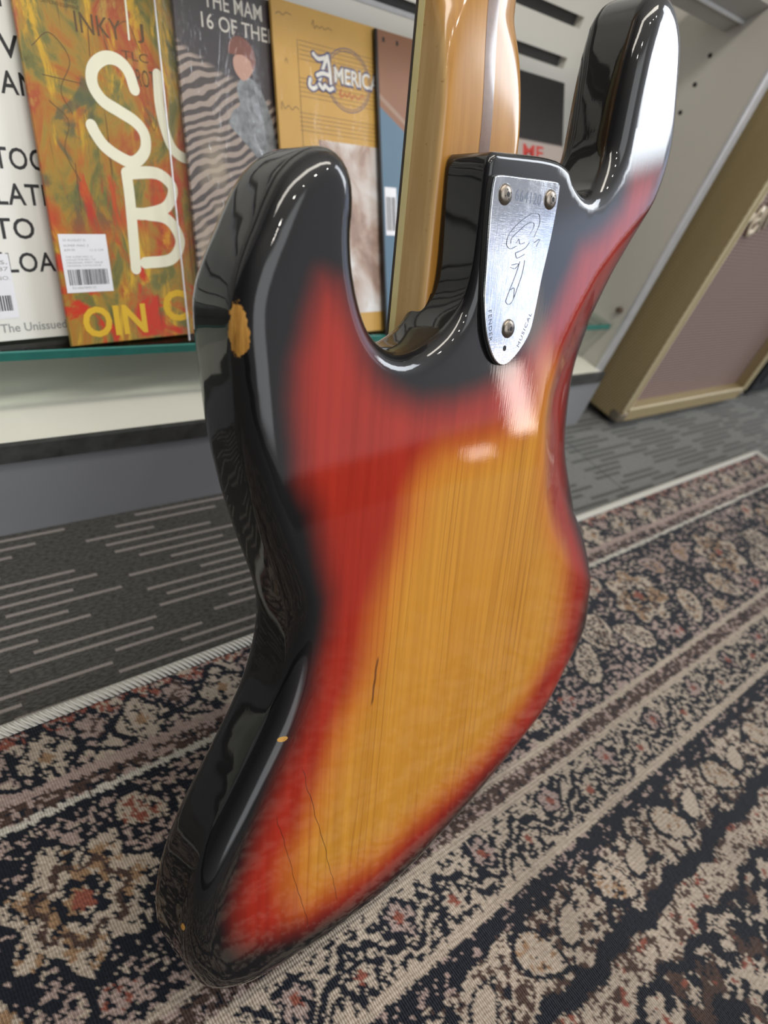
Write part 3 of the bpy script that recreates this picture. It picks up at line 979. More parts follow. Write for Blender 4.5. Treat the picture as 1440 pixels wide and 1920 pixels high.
def body_mesh():
    out = np.array(OUT, float)
    n = len(out)
    T = np.roll(out, -1, 0) - np.roll(out, 1, 0)
    T /= np.linalg.norm(T, axis=1)[:, None]
    N = np.stack([-T[:, 1], T[:, 0]], 1)
    x, y = out[:, 0], out[:, 1]
    block = np.clip((y + 71.5) / 2.5, 0, 1) * ((x > -34) & (x < 47))
    near = np.exp(-((np.clip(-60 - y, 0, None) / 14) ** 2)) * ((x > -45) & (x < 60)) * 1.0
    near = np.maximum(near, np.where((x > 44) & (x < 84) & (y > -12) & (y < 6), np.clip((84 - x) / 40, 0, 1), 0))
    k = np.exp(-np.arange(-12, 13) ** 2 / 40.0)
    k /= k.sum()
    near = sum(w * np.roll(near, i) for i, w in zip(range(-12, 13), k))
    rb = 12.0 * (1 - near) + 3.6 * near
    rf = np.where(block > 0, 1.5, rb)
    zf = -44.0 + 16.0 * block
    rings = []
    K = 9
    for i in range(K + 1):                       # back edge, flat towards side
        a = math.radians(90 - 90 * i / K)
        P = out - N * (rb * (1 - math.cos(a)))[:, None]
        rings.append((P, -rb * (1 - math.sin(a)), True))
    for t in (.33, .66):
        rings.append((out, (-rb) * (1 - t) + (zf + rf) * t, False))
    for i in range(K + 1):
        a = math.radians(90 * i / K)
        P = out - N * (rf * (1 - math.cos(a)))[:, None]
        rings.append((P, zf + rf * (1 - math.sin(a)), False))
    V = []
    for P, z, back in rings:
        h = belly(P)
        if back:
            zz = z - h
        else:
            zz = z
        V.append(np.column_stack([P, zz]))
    # keep the belly cut from passing the front rings
    for j in (K + 1, K + 2):
        V[j][:, 2] = V[K][:, 2] * (1 - (j - K) / 3) + V[K + 3][:, 2] * ((j - K) / 3)
    nr = len(V)
    verts = np.vstack(V)
    faces = []
    for r in range(nr - 1):
        for i in range(n):
            j = (i + 1) % n
            faces.append((r * n + i, r * n + j, (r + 1) * n + j, (r + 1) * n + i))
    # flat back
    inner = V[0][:, :2]
    g = 4.0
    gx, gy = np.meshgrid(np.arange(inner[:, 0].min(), inner[:, 0].max(), g), np.arange(inner[:, 1].min(), inner[:, 1].max(), g))
    G = np.column_stack([gx.ravel(), gy.ravel()])
    G = G[signed(G, inner) > 2.2]
    pts = [Vector(p) for p in inner] + [Vector(p) for p in G]
    edges = [(i, (i + 1) % n) for i in range(n)]
    co, _, fc, ov, _, _ = delaunay_2d_cdt(pts, edges, [], 1, 1e-4)
    extra = {}
    base = len(verts)
    add = []

    def vid(i):
        o = ov[i][0] if ov[i] else -1
        if 0 <= o < n:
            return o
        if i not in extra:
            extra[i] = base + len(add)
            add.append((co[i].x, co[i].y))
        return extra[i]

    back_faces = [tuple(vid(i) for i in f) for f in fc]
    A = np.array(add)
    verts = np.vstack([verts, np.column_stack([A, -belly(A)])])
    faces += back_faces
    # front, not seen from behind: plain fill
    lastP = V[-1]
    co2, _, fc2, ov2, _, _ = delaunay_2d_cdt([Vector(p[:2]) for p in lastP], edges, [], 1, 1e-4)
    off = (nr - 1) * n
    for f in fc2:
        ids = [ov2[i][0] if ov2[i] else -1 for i in f]
        if min(ids) >= 0:
            faces.append(tuple(off + i for i in ids)[::-1])
    return verts, faces


def grip(name, V, values):
    at = name.attributes.new(V, 'FLOAT', 'POINT')
    at.data.foreach_set('value', np.asarray(values, np.float32))


bass = empty('bass_guitar', BASS, 'sunburst bass guitar seen from the back, standing on the patterned rug', 'bass guitar')

# burst finish
M_body, t, b, out_ = material('three_colour_burst_lacquer')
oc = t.obj()
gr = t.noise(t.mapping(oc, (150, 5, 20)), 1.0, 4.0, .6, .4)
gr2 = t.noise(t.mapping(oc, (42, 1.6, 8)), 1.0, 3.0, .55, 1.2)
cloud = t.noise(oc, 22.0, 3.0, .55)
blot = t.math('MULTIPLY', t.math('SUBTRACT', cloud, .5), 6.0)
rd = t.math('ADD', t.attr('red_distance').outputs['Fac'], blot)
ad = t.math('ADD', t.attr('amber_distance').outputs['Fac'], t.math('MULTIPLY', t.math('SUBTRACT', gr2, .5), 10.0))
ad = t.math('ADD', ad, blot)
amber = t.mix(t.step(gr, .25, .75), (.48, .20, .021), (.60, .27, .030))
amber = t.mix(t.math('MULTIPLY', t.step(gr2, .60, .74), .45), amber, (.30, .105, .012))
# annual rings: thin darker lines running up the body
ru = t.math('ADD', t.sep(oc)[0], t.math('MULTIPLY', t.math('SUBTRACT', t.noise(t.mapping(oc, (14, 2.2, 4)), 1.0, 3.0, .5), .5), .030))
rs = t.math('SINE', t.math('MULTIPLY', ru, 2 * PI / .0056))
rline = t.math('MULTIPLY', t.step(rs, .62, .97), t.step(t.noise(t.mapping(oc, (30, 3, 8), (0, 0, 0), (5, 0, 0)), 1.0, 2.0, .5), .44, .62))
amber = t.mix(t.math('MULTIPLY', rline, .42), amber, (.26, .088, .010))
fleck = t.noise(t.mapping(oc, (700, 40, 90)), 1.0, 3.0, .7)
amber = t.mix(t.math('MULTIPLY', t.step(fleck, .58, .72), .35), amber, (.34, .13, .014))
red = t.mix(t.step(gr, .3, .7), (.28, .014, .005), (.35, .021, .008))
orange = t.mix(.5, amber, (.50, .075, .011))
c1 = t.mix(t.step(ad, -24, 6), red, orange)
c1 = t.mix(t.step(ad, -10, 22), c1, amber)
c2 = t.mix(t.step(rd, -12, 13), (.0045, .0042, .0048), c1)
# fine finish cracks running down the grain
sx, sy, sz = t.sep(oc)
# bare-wood chips
wob = t.math('MULTIPLY', t.math('SUBTRACT', t.noise(oc, 150.0, 4.0, .65), .5), 2.0)


def chip(cx, cy, cz, rx, ry, rz, top):
    q = t.math('ADD', t.math('ADD', t.math('POWER', t.math('DIVIDE', t.math('ABSOLUTE', t.math('SUBTRACT', sx, cx / 1000)), rx / 1000), 2), t.math('POWER', t.math('DIVIDE', t.math('ABSOLUTE', t.math('SUBTRACT', sy, cy / 1000)), ry / 1000), 2)), t.math('POWER', t.math('DIVIDE', t.math('ABSOLUTE', t.math('SUBTRACT', sz, cz / 1000)), rz / 1000), 2))
    q = t.math('ADD', q, wob)
    return t.math('SUBTRACT', 1.0, t.step(q, .92, 1.06))


chips = chip(-163, -82.5, -6.6, 6.5, 11.5, 4.2, 0)
for args in ((-140.6, -277, -.8, 2.8, 1.2, 2.0, 0), (-192.2, -366, -9, 1.2, 2.0, 1.5, 0), (-133, -254, -1, .9, .7, 1.0, 0)):
    chips = t.math('MAXIMUM', chips, chip(*args))
wood = t.ramp(t.noise(t.mapping(oc, (320, 30, 320)), 1.0, 4.0, .7), [(.3, (.20, .09, .018)), (.5, (.44, .22, .05)), (.7, (.56, .31, .08))])
c3 = t.mix(chips, c2, wood)
# dark mineral streak and lacquer cracks


def crack(x0, y0, x1, y1, w):
    L = math.hypot(x1 - x0, y1 - y0) / 1000
    ux, uy = (x1 - x0) / 1000 / L, (y1 - y0) / 1000 / L
    px = t.math('SUBTRACT', sx, x0 / 1000)
    py = t.math('SUBTRACT', sy, y0 / 1000)
    al = t.math('ADD', t.math('MULTIPLY', px, ux), t.math('MULTIPLY', py, uy))
    ac = t.math('SUBTRACT', t.math('MULTIPLY', px, -uy), t.math('MULTIPLY', py, -ux))
    ac = t.math('ADD', ac, t.math('MULTIPLY', t.math('SUBTRACT', t.noise(oc, 60, 1.0), .5), .004))
    a_ = t.math('SUBTRACT', 1.0, t.step(t.math('ABSOLUTE', ac), w / 2500, w / 1000))
    return t.math('MULTIPLY', a_, t.math('MULTIPLY', t.step(al, 0, .004), t.math('SUBTRACT', 1.0, t.step(al, L - .004, L))))


cr = crack(-128, -299, -96, -411, .3)
cr = t.math('MAXIMUM', cr, crack(-144, -320, -117, -420, .3))
cr = t.math('MULTIPLY', cr, .75)
cr = t.math('MAXIMUM', cr, t.math('MULTIPLY', crack(-79, -252, -81, -284, 1.1), .7))
c4 = t.mix(cr, c3, (.05, .012, .006))
t.put(b.inputs['Base Color'], c4)
b.inputs['Roughness'].default_value = .4
b.inputs['Specular IOR Level'].default_value = .12
t.put(b.inputs['Coat Weight'], t.math('SUBTRACT', 1.0, chips))
# polishing haze: hair-fine scratches in the lacquer
sc1 = t.noise(t.mapping(oc, (900, 30, 900), (0, 0, .10)), 1.0, 2.0, .7)
sc2 = t.noise(t.mapping(oc, (90, 1300, 300), (0, 0, .5)), 1.0, 2.0, .7, .6)
haze = t.noise(oc, 14, 3.0, .6)
t.put(b.inputs['Coat Roughness'], t.math('ADD', .010, t.math('MULTIPLY', t.step(haze, .45, .75), .025)))
bp = t.new('ShaderNodeBump')
bp.inputs['Strength'].default_value = .022
bp.inputs['Distance'].default_value = .0004
t.put(bp.inputs['Height'], t.math('ADD', sc1, t.math('MULTIPLY', sc2, .35)))
t.l.new(bp.outputs[0], b.inputs['Coat Normal'])

bv, bf = body_mesh()
body = mesh_obj('body', bv / 1000.0, bf, M_body, bass, True)
bm = bmesh.new()
bm.from_mesh(body.data)
bmesh.ops.recalc_face_normals(bm, faces=bm.faces)
bm.to_mesh(body.data)
bm.free()
body.data.set_sharp_from_angle(angle=math.radians(50))
xy = bv[:, :2]
rdist = signed(xy, RED)
adist = signed(xy, AMB)
rdist = rdist - 6.0 * np.clip((-320 - bv[:, 1] - .25 * bv[:, 0]) / 60.0, 0, 1)
rdist = np.where(bv[:, 2] < -13 - 12, np.minimum(rdist, -20), rdist)
grip(body.data, 'red_distance', rdist)
grip(body.data, 'amber_distance', adist)
body['label'] = 'glossy contoured body with black, red and amber burst'

# neck -------------------------------------------------------------
M_neck, t, b, out_ = material('aged_maple_neck')
oc = t.obj()
g1 = t.noise(t.mapping(oc, (220, 9, 160)), 1.0, 4.0, .6, .5)
g2 = t.noise(t.mapping(oc, (60, 4, 60)), 1.0, 2.0, .5)
lacq = t.mix(t.step(g1, .3, .7), (.30, .130, .018), (.40, .19, .034))
lacq = t.mix(t.math('MULTIPLY', g2, .4), lacq, (.44, .23, .052))
pale = t.mix(t.step(g1, .3, .7), (.44, .275, .11), (.53, .35, .155))
spots = t.step(t.noise(oc, 330, 2.0), .69, .76)
pale = t.mix(t.math('MULTIPLY', spots, .5), pale, (.20, .11, .04))
bare = t.attr('bare_side').outputs['Fac']
t.put(b.inputs['Base Color'], t.mix(bare, lacq, pale))
b.inputs['Roughness'].default_value = .3
t.put(b.inputs['Coat Weight'], t.math('SUBTRACT', .75, t.math('MULTIPLY', bare, .65)))
b.inputs['Specular IOR Level'].default_value = .2
b.inputs['Coat Roughness'].default_value = .09

NC = 0.0                                         # neck centre line


def half(y):
    return 33.4 - .0265 * y


NZ0 = -47.2                                      # underside of the fingerboard


def section(y):
    s = min(1, max(0, (y - 12) / 62.0))
    s = s * s * (3 - 2 * s)
    nexp = 16 * (1 - s) + 2.35 * s
    dep = 19.3 * (1 - s) + 15.6 * s
    hw = half(y)
    pts = []
    m = 40
    for k in range(m + 1):
        a = PI * k / m
        ca, sa = math.cos(a), math.sin(a)
        x = -hw * math.copysign(abs(ca) ** (2 / nexp), ca)
        z = NZ0 + 3.0 * s * 0 + dep * abs(sa) ** (2 / nexp)
        pts.append((NC + x, y, z))
    return pts


ys = list(np.arange(-94, 10, 8.0)) + list(np.arange(10, 84, 2.0)) + list(np.arange(84, 512, 20.0))
mbv = MB()
rows = [section(y) for y in ys]
m = len(rows[0])
vv = [mm(*p) for r_ in rows for p in r_]
ff = [(i * m + k, i * m + k + 1, (i + 1) * m + k + 1, (i + 1) * m + k) for i in range(len(rows) - 1) for k in range(m - 1)]
ff += [(i * m + m - 1, i * m, (i + 1) * m, (i + 1) * m + m - 1) for i in range(len(rows) - 1)]
ff += [tuple(range(m)), tuple((len(rows) - 1) * m + k for k in range(m))[::-1]]
# headstock paddle, above the picture
mbv.add(vv, ff)
head_poly = [(-21, 506), (21, 506), (24, 540), (46, 575), (54, 640), (46, 705), (20, 722), (-16, 712), (-34, 660), (-31, 560)]
mbv.prism(head_poly, -52, -38, mm)
neck = mbv.build('neck', M_neck, bass, smooth=True, sharp=42)
nco = np.array([tuple(v.co) for v in neck.data.vertices]) * 1000
yy = nco[:, 1]
xr = np.abs(nco[:, 0] - NC) / (33.4 - .0265 * yy)
bare_v = np.clip((xr - .93) / .05, 0, 1) * np.clip((78 - yy) / 30, 0, 1) * (nco[:, 0] < 0)
grip(neck.data, 'bare_side', bare_v)
neck['label'] = 'amber lacquered maple neck with pale bare heel side'

M_stripe = plain('walnut_stripe', (.155, .075, .040), .25, var=.25, scale=120, coat=1.0)
sm = MB()
pts_l, pts_r = [], []
for y in np.arange(2, 506, 4.0):
    s = section(y)
    top = lambda xq: float(np.interp(xq, [q[0] for q in s], [q[2] for q in s]))
    wd = 4.4
    pts_l.append((NC + 1.0 - wd, y, top(NC + 1.0 - wd) + .12))
    pts_r.append((NC + 1.0 + wd, y, top(NC + 1.0 + wd) + .12))
n_ = len(pts_l)
mid = [((a[0] + c_[0]) / 2, a[1], max(a[2], c_[2]) + .06) for a, c_ in zip(pts_l, pts_r)]
sm.add([mm(*p) for p in pts_l + mid + pts_r], [(i, i + 1, n_ + i + 1, n_ + i) for i in range(n_ - 1)] + [(n_ + i, n_ + i + 1, 2 * n_ + i + 1, 2 * n_ + i) for i in range(n_ - 1)])
st = sm.build('walnut_stripe', M_stripe, neck, smooth=True)
st['label'] = 'dark walnut stripe down the back of the neck'

M_bind = plain('yellowed_binding', (.66, .56, .25), .3, var=.06, scale=60, coat=.5)
M_board = plain('dark_fingerboard', (.035, .022, .015), .4, var=.3, scale=120)


def slab(z0, z1, grow, y0=-95.5, y1=508):
    poly = [(NC - half(y0) - grow, y0), (NC + half(y0) + grow, y0), (NC + half(y1) + grow, y1), (NC - half(y1) - grow, y1)]
    q = MB()
    q.prism(poly, z0, z1, mm)
    return q


fb = slab(-53.4, -51.9, .15).build('fingerboard', M_board, neck)
bi = slab(-51.9, -47.2, .12).build('binding', M_bind, neck, bevel=.0004)
bi['label'] = 'yellowed cream strip along the fingerboard edge'

# neck plate -------------------------------------------------------
M_plate, t, b, out_ = material('scuffed_chrome')
oc = t.obj()
s1 = t.noise(t.mapping(oc, (1500, 60, 900), (0, 0, .15)), 1.0, 2.0, .7)
s2 = t.noise(t.mapping(oc, (160, 1400, 500), (0, 0, -.75)), 1.0, 2.0, .7)
pz = t.noise(oc, 90.0, 4.0, .65)
t.put(b.inputs['Base Color'], t.mix(t.step(pz, .42, .68), (.62, .66, .72), (.82, .85, .90)))
b.inputs['Metallic'].default_value = 1.0
t.put(b.inputs['Roughness'], t.math('ADD', .05, t.math('MULTIPLY', t.step(pz, .45, .8), .12)))
bp = t.new('ShaderNodeBump')
bp.inputs['Strength'].default_value = .05
bp.inputs['Distance'].default_value = .0005
t.put(bp.inputs['Height'], t.math('ADD', t.math('ADD', s1, s2), t.math('MULTIPLY', pz, .5)))
t.l.new(bp.outputs[0], b.inputs['Normal'])


def closed_smooth(poly, per=5):
    P = [np.array(p, float) for p in poly]
    n = len(P)
    o = []
    for i in range(n):
        a, b_, c_, d = P[(i - 1) % n], P[i], P[(i + 1) % n], P[(i + 2) % n]
        for k in range(per):
            tt = k / per
            o.append(tuple(.5 * (2 * b_ + (c_ - a) * tt + (2 * a - 5 * b_ + 4 * c_ - d) * tt * tt + (3 * b_ - a - 3 * c_ + d) * tt ** 3)))
    return o


pl = closed_smooth(PLATE)
cxp, cyp = np.mean(pl, axis=0)
q = MB()
q.prism([(cxp + (x - cxp) * 1.012 - .5, cyp + (y - cyp) * 1.006) for x, y in pl], -.3, 1.6, mm)
plate_q = MB()
plate_q.prism(pl, 1.6, 3.2, mm)
plate = plate_q.build('neck_plate', M_plate, bass, bevel=.0007, segs=3, sharp=60)
plate['label'] = 'scuffed chrome neck plate with engraved script'
ga = q.build('gasket', M_dark, plate)
ga['label'] = 'black shim under the plate'
SC = ((-18.1, -17.8, .4), (21.3, -15.7, 1.0), (-1.7, -81.3, .2))
for x, y, a in SC:
    s = MB()
    s.lathe([(5.0, 3.1), (5.0, 3.5), (4.4, 4.3), (3.2, 4.9), (1.6, 5.2), (0.0001, 5.25)], 28, lambda u, v, w_: mm(x + u, y + v, w_))
    nf = len(s.f)
    for aa in (a, a + PI / 2):
        ca, sa = math.cos(aa), math.sin(aa)
        ux, uy = 2.7 * ca, 2.7 * sa
        vx, vy = -.62 * sa, .62 * ca
        s.add([mm(x + ux + vx * .4, y + uy + vy * .4, 5.06), mm(x + vx * 1.4, y + vy * 1.4, 5.34), mm(x - ux + vx * .4, y - uy + vy * .4, 5.06), mm(x - ux - vx * .4, y - uy - vy * .4, 5.06), mm(x - vx * 1.4, y - vy * 1.4, 5.34), mm(x + ux - vx * .4, y + uy - vy * .4, 5.06)], [(0, 1, 4, 5), (1, 2, 3, 4)])
    so = s.build('screw', M_screw, plate, smooth=True, sharp=60)
    so.data.materials.append(M_recess)
    for i, p_ in enumerate(so.data.polygons):
        if i >= nf:
            p_.material_index = 1
h = MB()
h.lathe([(1.55, 3.22), (0.0001, 3.24)], 16, lambda u, v, w_: mm(-2.6 + u, -91.6 + v, w_))
h.build('adjustment_hole', M_recess, plate)
M_groove = plain('engraved_groove', (.16, .18, .22), .35, metal=.8, var=.1)
lg = MB()
for L in LOGO:
    lg.tube([mm(p_[0], p_[1], 3.2) for p_ in smooth_line(L, 5)], .00022, 6)
lo_ = lg.build('engraved_script', M_groove, plate, smooth=True)
lettering('serial_number', '664120', -9.5, -19.6, 13.2, -14.2, 3.26, M_groove, plate, space=1.15)
lettering('edge_engraving', 'FENDER', -20.7, -72.5, -4.7, -69.9, 3.26, M_groove, plate, rot=-1.33, space=1.2)
lettering('edge_engraving', 'MUSICAL', 10.6, -91.5, 30.4, -89.0, 3.26, M_groove, plate, rot=1.14, space=1.2)

# ------------------------------------------------------------------ record sleeves leaning on the glass shelf
def sleeve(x, y, lean, yaw, label, w=315.0, h=315.0, thick=3.4, mat=None):
    th, ph = math.radians(lean), math.radians(yaw)
    ex = Vector((math.cos(ph), math.sin(ph), 0))
    nh = Vector((-math.sin(ph), math.cos(ph), 0))
    ey = Vector((0, 0, 1)) * math.cos(th) + nh * math.sin(th)
    ez = ex.cross(ey)
    m_ = Matrix(((ex.x, ey.x, ez.x, 0), (ex.y, ey.y, ez.y, 0), (ex.z, ey.z, ez.z, 0), (0, 0, 0, 1)))
    m_.translation = W(x, y, GZ + .15)
    e = empty('record_sleeve', m_, label, 'record sleeve', 'record sleeves on the glass shelf')
    q = MB()
    q.box(0, 0, 0, w, h, thick, mm)
    c_ = q.build('cover', mat, e, bevel=.0006)
    return e, thick + .12


def flat_obj(name, parts, mat, parent, label=None):
    """quads / polygons on the sleeve's plane: list of point lists with z"""
    q = MB()
    for pts, z in parts:
        q.add([mm(p[0], p[1], z) for p in pts], [tuple(range(len(pts)))])
    o = q.build(name, mat, parent)
    if label:
        o['label'] = label
    return o


def rect(x0, y0, x1, y1):
    return [(x0, y0), (x1, y0), (x1, y1), (x0, y1)]


def sticker(parent, x0, y0, x1, y1, z, lines, seed, barcode=(.08, .22, .9, .40), label=None):
    s = MB()
    s.box(x0, y0, z, x1, y1, z + .12, mm)
    o = s.build('price_sticker', M_label, parent)
    if label:
        o['label'] = label
    r_ = random.Random(seed)
    bars = []
    w, h = x1 - x0, y1 - y0
    X = x0 + barcode[0] * w
    while X < x0 + barcode[2] * w:
        bw = r_.choice((.35, .5, .8, 1.1))
        bars.append((rect(X, y0 + barcode[1] * h, min(X + bw, x0 + barcode[2] * w), y0 + barcode[3] * h), z + .16))
        X += bw + r_.choice((.35, .5, .8))
    flat_obj('barcode', bars, M_ink, o)
    for k, (txt, fx0, fx1, fy, fh) in enumerate(lines):
        lettering('small_print', txt, x0 + fx0 * w, y0 + fy * h, x0 + fx1 * w, y0 + (fy + fh) * h, z + .16, M_grey_ink, o)
    return o


def film(parent, x0, y0, x1, y1, z, seed, fac=.10):
    """clear crinkled plastic outer over a sleeve"""
    m, t, b, out_ = material('clear_plastic_film')
    oc = t.obj()
    cr1 = t.noise(t.mapping(oc, (26, 9, 10), (0, 0, .5), (seed, 0, 0)), 1.0, 4.0, .6, 1.6)
    cr2 = t.noise(t.mapping(oc, (90, 30, 30), (0, 0, -.4)), 1.0, 3.0, .6, 1.0)
    bp = t.new('ShaderNodeBump')
    bp.inputs['Strength'].default_value = .5
    bp.inputs['Distance'].default_value = .005
    t.put(bp.inputs['Height'], t.math('ADD', cr1, t.math('MULTIPLY', cr2, .25)))
    tr_ = t.new('ShaderNodeBsdfTransparent')
    gl = t.new('ShaderNodeBsdfGlossy')
    gl.inputs['Roughness'].default_value = .14
    gl.inputs['Color'].default_value = (1, 1, 1, 1)
    t.l.new(bp.outputs[0], gl.inputs['Normal'])
    lw = t.new('ShaderNodeLayerWeight')
    lw.inputs['Blend'].default_value = .25
    t.l.new(bp.outputs[0], lw.inputs['Normal'])
    mx = t.new('ShaderNodeMixShader')
    t.put(mx.inputs[0], t.math('ADD', fac, t.math('MULTIPLY', lw.outputs['Fresnel'], .16)))
    t.l.new(tr_.outputs[0], mx.inputs[1])
    t.l.new(gl.outputs[0], mx.inputs[2])
    t.l.new(mx.outputs[0], out_.inputs[0])
    t.n.remove(b)
    n = 24
    v, f = [], []
    r_ = random.Random(seed)
    for j in range(n + 1):
        for i in range(n + 1):
            fx, fy = i / n, j / n
            zz = z + .25 + .5 * r_.random() * (0 < i < n) * (0 < j < n)
            v.append(mm(x0 + (x1 - x0) * fx, y0 + (y1 - y0) * fy, zz))
    for j in range(n):
        for i in range(n):
            a = j * (n + 1) + i
            f.append((a, a + 1, a + n + 2, a + n + 1))
    o = mesh_obj('plastic_outer', v, f, m, parent, True)
    o['label'] = 'clear crinkled plastic outer sleeve'
    return o


# white sleeve with black capitals
M_s0 = plain('white_card_cover', (.78, .775, .72), .5, var=.02, scale=30)
e, z = sleeve(85, 509, 26.5, 6.5, 'white record sleeve with large black capital letters, left end of the glass shelf', w=285, h=284, mat=M_s0)
cap = 14.6
for txt, xl, xr_, yb in (('I', 100, 103.5, 220.5), ('T', 108, 119.5, 220.5), ('VE', 96.5, 121.5, 190), ('AN', 93, 118.5, 167.5), ('TOO', 79, 117.5, 119), ('LATE', 76.5, 117.5, 95.3), ('TO', 71, 99.5, 72.0), ("'LOAD", 71, 124, 48.6)):
    lettering('cover_lettering', txt, xl, yb, xr_, yb + cap, z, M_ink, e, bold=.012, space=1.05)
lettering('small_lettering', 'The Unissued', 62, 6.2, 112, 12.6, z, M_grey_ink, e, bold=.012, label='grey line of small lettering')
sticker(e, 44, 16.5, 77, 62, z, [('87', .72, .95, .74, .06), ('s.', .8, .95, .84, .06), ('NO.', .66, .95, .60, .06)], 3, (.05, .12, .9, .36), 'white barcode sticker')

# graffiti cover
M_s1, t, b, out_ = material('graffiti_print')
oc = t.obj()
n1 = t.noise(t.mapping(oc, (26, 13, 10), (0, 0, .2)), 1.0, 5.0, .62, 1.2)
n2 = t.noise(t.mapping(oc, (60, 16, 10), (0, 0, .1), (3, 1, 0)), 1.0, 5.0, .65, .8)
n3 = t.noise(t.mapping(oc, (17, 15, 10), (0, 0, 0), (9, 4, 0)), 1.0, 4.0, .6, 1.8)
col = t.ramp(n1, [(.30, (.09, .085, .028)), (.41, (.18, .17, .05)), (.48, (.36, .22, .04)), (.54, (.40, .16, .03)), (.61, (.38, .075, .03)), (.70, (.47, .31, .07))])
col = t.mix(t.step(n2, .52, .66), col, (.62, .37, .035))
col = t.mix(t.math('MULTIPLY', t.step(n3, .56, .66), .8), col, (.09, .11, .06))
px, py, pz = t.sep(oc)
col = t.mix(t.math('MULTIPLY', t.step(n3, .50, .62), t.math('SUBTRACT', 1.0, t.step(py, .05, .11))), col, (.56, .045, .02))
col = t.mix(t.math('MULTIPLY', t.step(n2, .46, .60), t.math('MULTIPLY', band_ := t.math('SUBTRACT', 1.0, t.step(t.math('ABSOLUTE', t.math('SUBTRACT', py, .11)), .015, .035)), .8)), col, (.50, .03, .025))
drip = t.noise(t.mapping(oc, (230, 10, 10)), 1.0, 3.0, .6)
col = t.mix(t.math('MULTIPLY', t.step(drip, .62, .72), .7), col, (.10, .05, .02))
t.put(b.inputs['Base Color'], col)
b.inputs['Roughness'].default_value = .32
e, z = sleeve(193, 505, 27.5, 6.5, 'graffiti painted record sleeve in yellow, green and red with thick cream letters', w=262, h=270, mat=M_s1)
M_scrawl = ink('dark_scrawl', (.11, .065, .025))
M_yel = ink('yellow_spray', (.72, .44, .02))
s = MB()
S_ = [(82.9, 187.7), (79.4, 199.5), (71.4, 205.6), (61.1, 205.3), (51.3, 197.9), (48.8, 187.0), (55.0, 176.9), (67.4, 170.9), (80.2, 164.7), (86.8, 156.3), (85.1, 144.4), (74.2, 135.8), (62.3, 138.8), (51.3, 145.6), (45.4, 153.9), (43.3, 158.6)]
stroke(s, S_, 9.0, z + .02)
s.build('painted_letter', M_cream_ink, e)
s = MB()
stroke(s, [(66.6, 127.4), (66.5, 106.2), (63.6, 56.3)], 9.0, z + .02)
stroke(s, [(66.6, 127.4), (92.6, 128.9), (105.0, 121.4), (105.5, 113.0), (97.3, 103.0), (79.8, 98.3), (68.4, 98.1)], 9.0, z + .03)
stroke(s, [(79.7, 97.7), (96.2, 95.2), (105.3, 86.0), (107.3, 74.4), (96.8, 62.8), (72.5, 60.4)], 9.0, z + .04)
s.build('painted_letter', M_cream_ink, e)
s = MB()
stroke(s, [(104.6, 200.6), (103.3, 180.0), (105.6, 162.0), (112, 147), (125, 142), (136, 152), (140, 180), (141, 202)], 8.0, z + .02)
s.build('painted_letter', M_cream_ink, e)
s = MB()
stroke(s, [(85.0, 262), (84.6, 240), (83.8, 221)], 1.6, z + .02)
s.build('paint_drip', M_cream_ink, e)
for txt, a in (('INKY', (42, 219, 78, 232)), ('ROT', (86, 190, 102, 202)), ('TLC', (76, 207, 98, 213)), ('J', (91, 220, 97, 233))):
    lettering('scrawled_word', txt, *a, z, M_scrawl, e)
lettering('spray_lettering', 'OIN', 12, 5, 67, 29, z, M_yel, e, bold=.03)
lettering('spray_lettering', 'C', 84, 12, 108, 38, z, M_yel, e, bold=.03)
M_line = ink('brown_brush_line', (.13, .075, .025))
for L in ([(8, 205), (22, 215), (34, 200), (24, 180), (30, 165)], [(14, 172), (26, 160), (20, 140), (28, 120)], [(52, 226), (50, 205)], [(62, 224), (66, 206)], [(26, 132), (25, 98)], [(72, 226), (84, 232), (92, 214)], [(12, 188), (40, 186)], [(92, 172), (96, 160), (100, 172)]):
    s = MB()
    stroke(s, L, .6, z + .01)
    s.build('brush_line', M_line, e)
lettering('small_print', 'ALSO BE PLAYED', 19, 236.5, 46, 239.2, z, M_scrawl, e)
lettering('small_print', 'ON MONO EQUIPMENT', 19, 232.4, 47, 235.2, z, M_scrawl, e)
sticker(e, 3.6, 40, 41.5, 82.5, z, [('27 AUGUST 21', .08, .55, .88, .035), ('SUPER MAC 2', .08, .6, .79, .035), ('$39.95', .08, .3, .71, .04), ('11.5 CM', .62, .9, .71, .035), ('THE SUPER MAC 21', .08, .65, .60, .03), ('COLLECTIVE MFG TO', .08, .7, .55, .03), ('ORIGINAL FIRST ISSUE', .08, .85, .50, .03), ('ORIGINAL CATALOGUE', .08, .8, .45, .03), ('9314567890123', .12, .62, .06, .04)], 5, (.08, .13, .92, .40), 'white price sticker with barcode')

# dark cover with wavy stripes, in a plastic outer
M_s2, t, b, out_ = material('wavy_stripe_print')
oc = t.obj()
wv = t.new('ShaderNodeTexWave', wave_type='BANDS', bands_direction='Y')
t.put(wv.inputs['Vector'], t.mapping(oc, (1, 1, 1), (0, 0, -.42)))
wv.inputs['Scale'].default_value = 42
wv.inputs['Distortion'].default_value = 9.0
wv.inputs['Detail'].default_value = 2.0
wv.inputs['Detail Scale'].default_value = .7
px, py, pz = t.sep(oc)
inc = t.noise(t.mapping(oc, (16, 16, 16)), 1.0, 3.0, .5)
edge = t.math('ADD', t.math('SUBTRACT', .236, t.math('MULTIPLY', px, .42)), t.math('MULTIPLY', t.math('SUBTRACT', inc, .5), .03))
cloth = t.math('SUBTRACT', 1.0, t.step(t.math('SUBTRACT', py, edge), -.004, .004))
stripe = t.mix(t.step(wv.outputs['Fac'], .35, .65), (.075, .058, .055), (.40, .32, .27))
